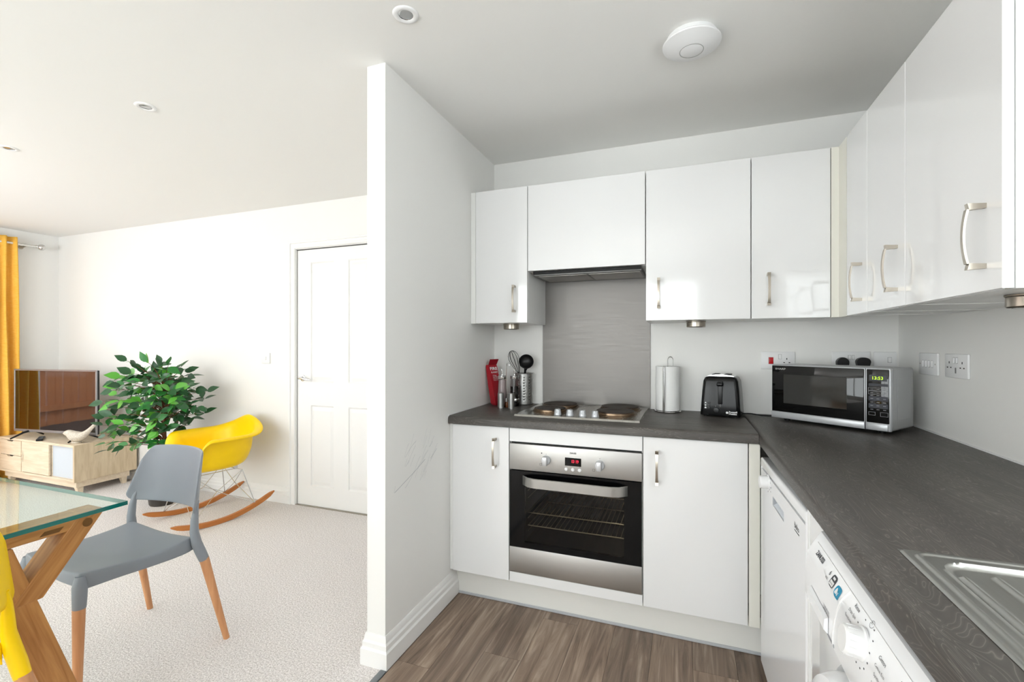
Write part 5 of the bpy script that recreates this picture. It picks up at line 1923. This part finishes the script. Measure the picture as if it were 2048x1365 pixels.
def leaf_mesh(mtl, nm):
    # folded, pointed leaf along +Y, 1 unit long
    prof = [(0.0, 0.0), (0.12, 0.17), (0.32, 0.27), (0.55, 0.25), (0.78, 0.13), (1.0, 0.0)]
    vs = [(0, y, -0.10*y*y) for y, w in prof]
    n_ = len(prof)
    L = [(-w, y, 0.06*w/0.27-0.10*y*y) for y, w in prof[1:-1]]
    Rr = [(w, y, 0.06*w/0.27-0.10*y*y) for y, w in prof[1:-1]]
    vs += L+Rr
    fs = []
    k = n_-2
    for side, off in ((0, n_), (1, n_+k)):
        for i in range(k-1):
            q = (1+i, 2+i, off+i+1, off+i)
            fs.append(q if side == 0 else tuple(reversed(q)))
        fs.append((0, 1, off) if side == 0 else (off, 1, 0))
        fs.append((n_-2, n_-1, off+k-1) if side == 0 else (off+k-1, n_-1, n_-2))
    me = MB().add(vs, fs).mesh(nm, angle=60)
    me.materials.append(mtl)
    return me


LEAVES = [leaf_mesh(M_LEAFD, 'leaf'), leaf_mesh(M_LEAFM, 'leaf'), leaf_mesh(M_LEAFL, 'leaf')]
nleaf = 0
br = MB()
tips = []
tries = 0
while len(tips) < 102 and tries < 20000:
    tries += 1
    u, v, w = rs.uniform(-1, 1), rs.uniform(-1, 1), rs.uniform(-1, 1)
    q = u*u+v*v+w*w
    if q > 1 or q < 0.10:
        continue
    z = 0.79+0.345*w
    taper = 1.0-0.42*max(0, w)
    p = Vector((px_-0.02+0.47*u*taper, py_-0.03+0.29*v, z))
    if p.y > 2.66 or (p.x > -3.60 and p.z < 0.70):
        continue
    if any((p-t_).length < 0.080 for t_ in tips):
        continue
    tips.append(p)
for (dx, dy, dz) in ((-0.46, -0.12, 0.56), (-0.42, -0.16, 0.53), (-0.38, -0.20, 0.62), (-0.31, -0.22, 0.49), (-0.24, -0.24, 0.45), (-0.16, -0.16, 1.12), (0.22, -0.10, 1.10), (0.44, -0.1, 0.96), (0.42, -0.15, 0.82), (-0.02, -0.26, 0.50)):
    tips.append(Vector((px_+dx, py_+dy, dz)))
tips.sort(key=lambda p: p.y+0.15*p.x+rs.uniform(-0.05, 0.05))
rest = MB()
for tip in tips:
    bz = max(0.44, min(0.90, tip.z-0.10+rs.uniform(-0.06, 0.06)))
    base = Vector((px_+0.01, py_, bz))
    dirv = (tip-base).normalized()
    mid_ = (base+tip)/2+Vector((0, 0, 0.04+0.05*rs.random()))
    pts = [base*(1-i/5)**2+mid_*2*(i/5)*(1-i/5)+tip*(i/5)**2 for i in range(6)]
    br.tube(pts, [0.004-0.003*i/5 for i in range(6)], 5)
    for i in range(4):
        t_ = (0.55, 0.74, 0.9, 1.0)[i]
        p = base*(1-t_)**2+mid_*2*t_*(1-t_)+tip*t_*t_
        side = Vector((-dirv.y, dirv.x, 0.1))
        side.normalize()
        if i == 3:
            ld_ = dirv+Vector((rs.uniform(-.3, .3), rs.uniform(-.3, .1), rs.uniform(-0.8, 0.2)))
        else:
            ld_ = dirv*0.5+side*(1 if i % 2 else -1)*rs.uniform(0.4, 1.0)+Vector((0, 0, rs.uniform(-0.9, 0.35)))
        ld_.normalize()
        # the blades turn their faces to the room and the light
        nrm = Vector((rs.uniform(-0.3, 0.9), rs.uniform(-1.2, -0.1), rs.uniform(0.2, 1.1))).normalized()
        q = ld_
        xax = q.cross(nrm)
        if xax.length < 0.05:
            xax = q.orthogonal()
        xax.normalize()
        zax = xax.cross(q).normalized()
        R = Matrix((xax, q, zax)).transposed()
        ln = rs.uniform(0.074, 0.104)
        r_ = rs.random()
        hi = i >= 2
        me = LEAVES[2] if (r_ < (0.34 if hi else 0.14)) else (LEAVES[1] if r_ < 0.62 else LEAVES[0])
        if p.y+q.y*ln > 2.77:
            continue
        if nleaf < 296:
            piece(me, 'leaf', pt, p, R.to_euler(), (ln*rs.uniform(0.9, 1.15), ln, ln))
            nleaf += 1
        else:
            M = Matrix.Translation(p) @ R.to_4x4() @ Matrix.Scale(ln, 4)
            rest.add([v.co for v in LEAVES[0].vertices], [tuple(f.vertices) for f in LEAVES[0].polygons], M)
br.build('branches', M_BARK, pt)
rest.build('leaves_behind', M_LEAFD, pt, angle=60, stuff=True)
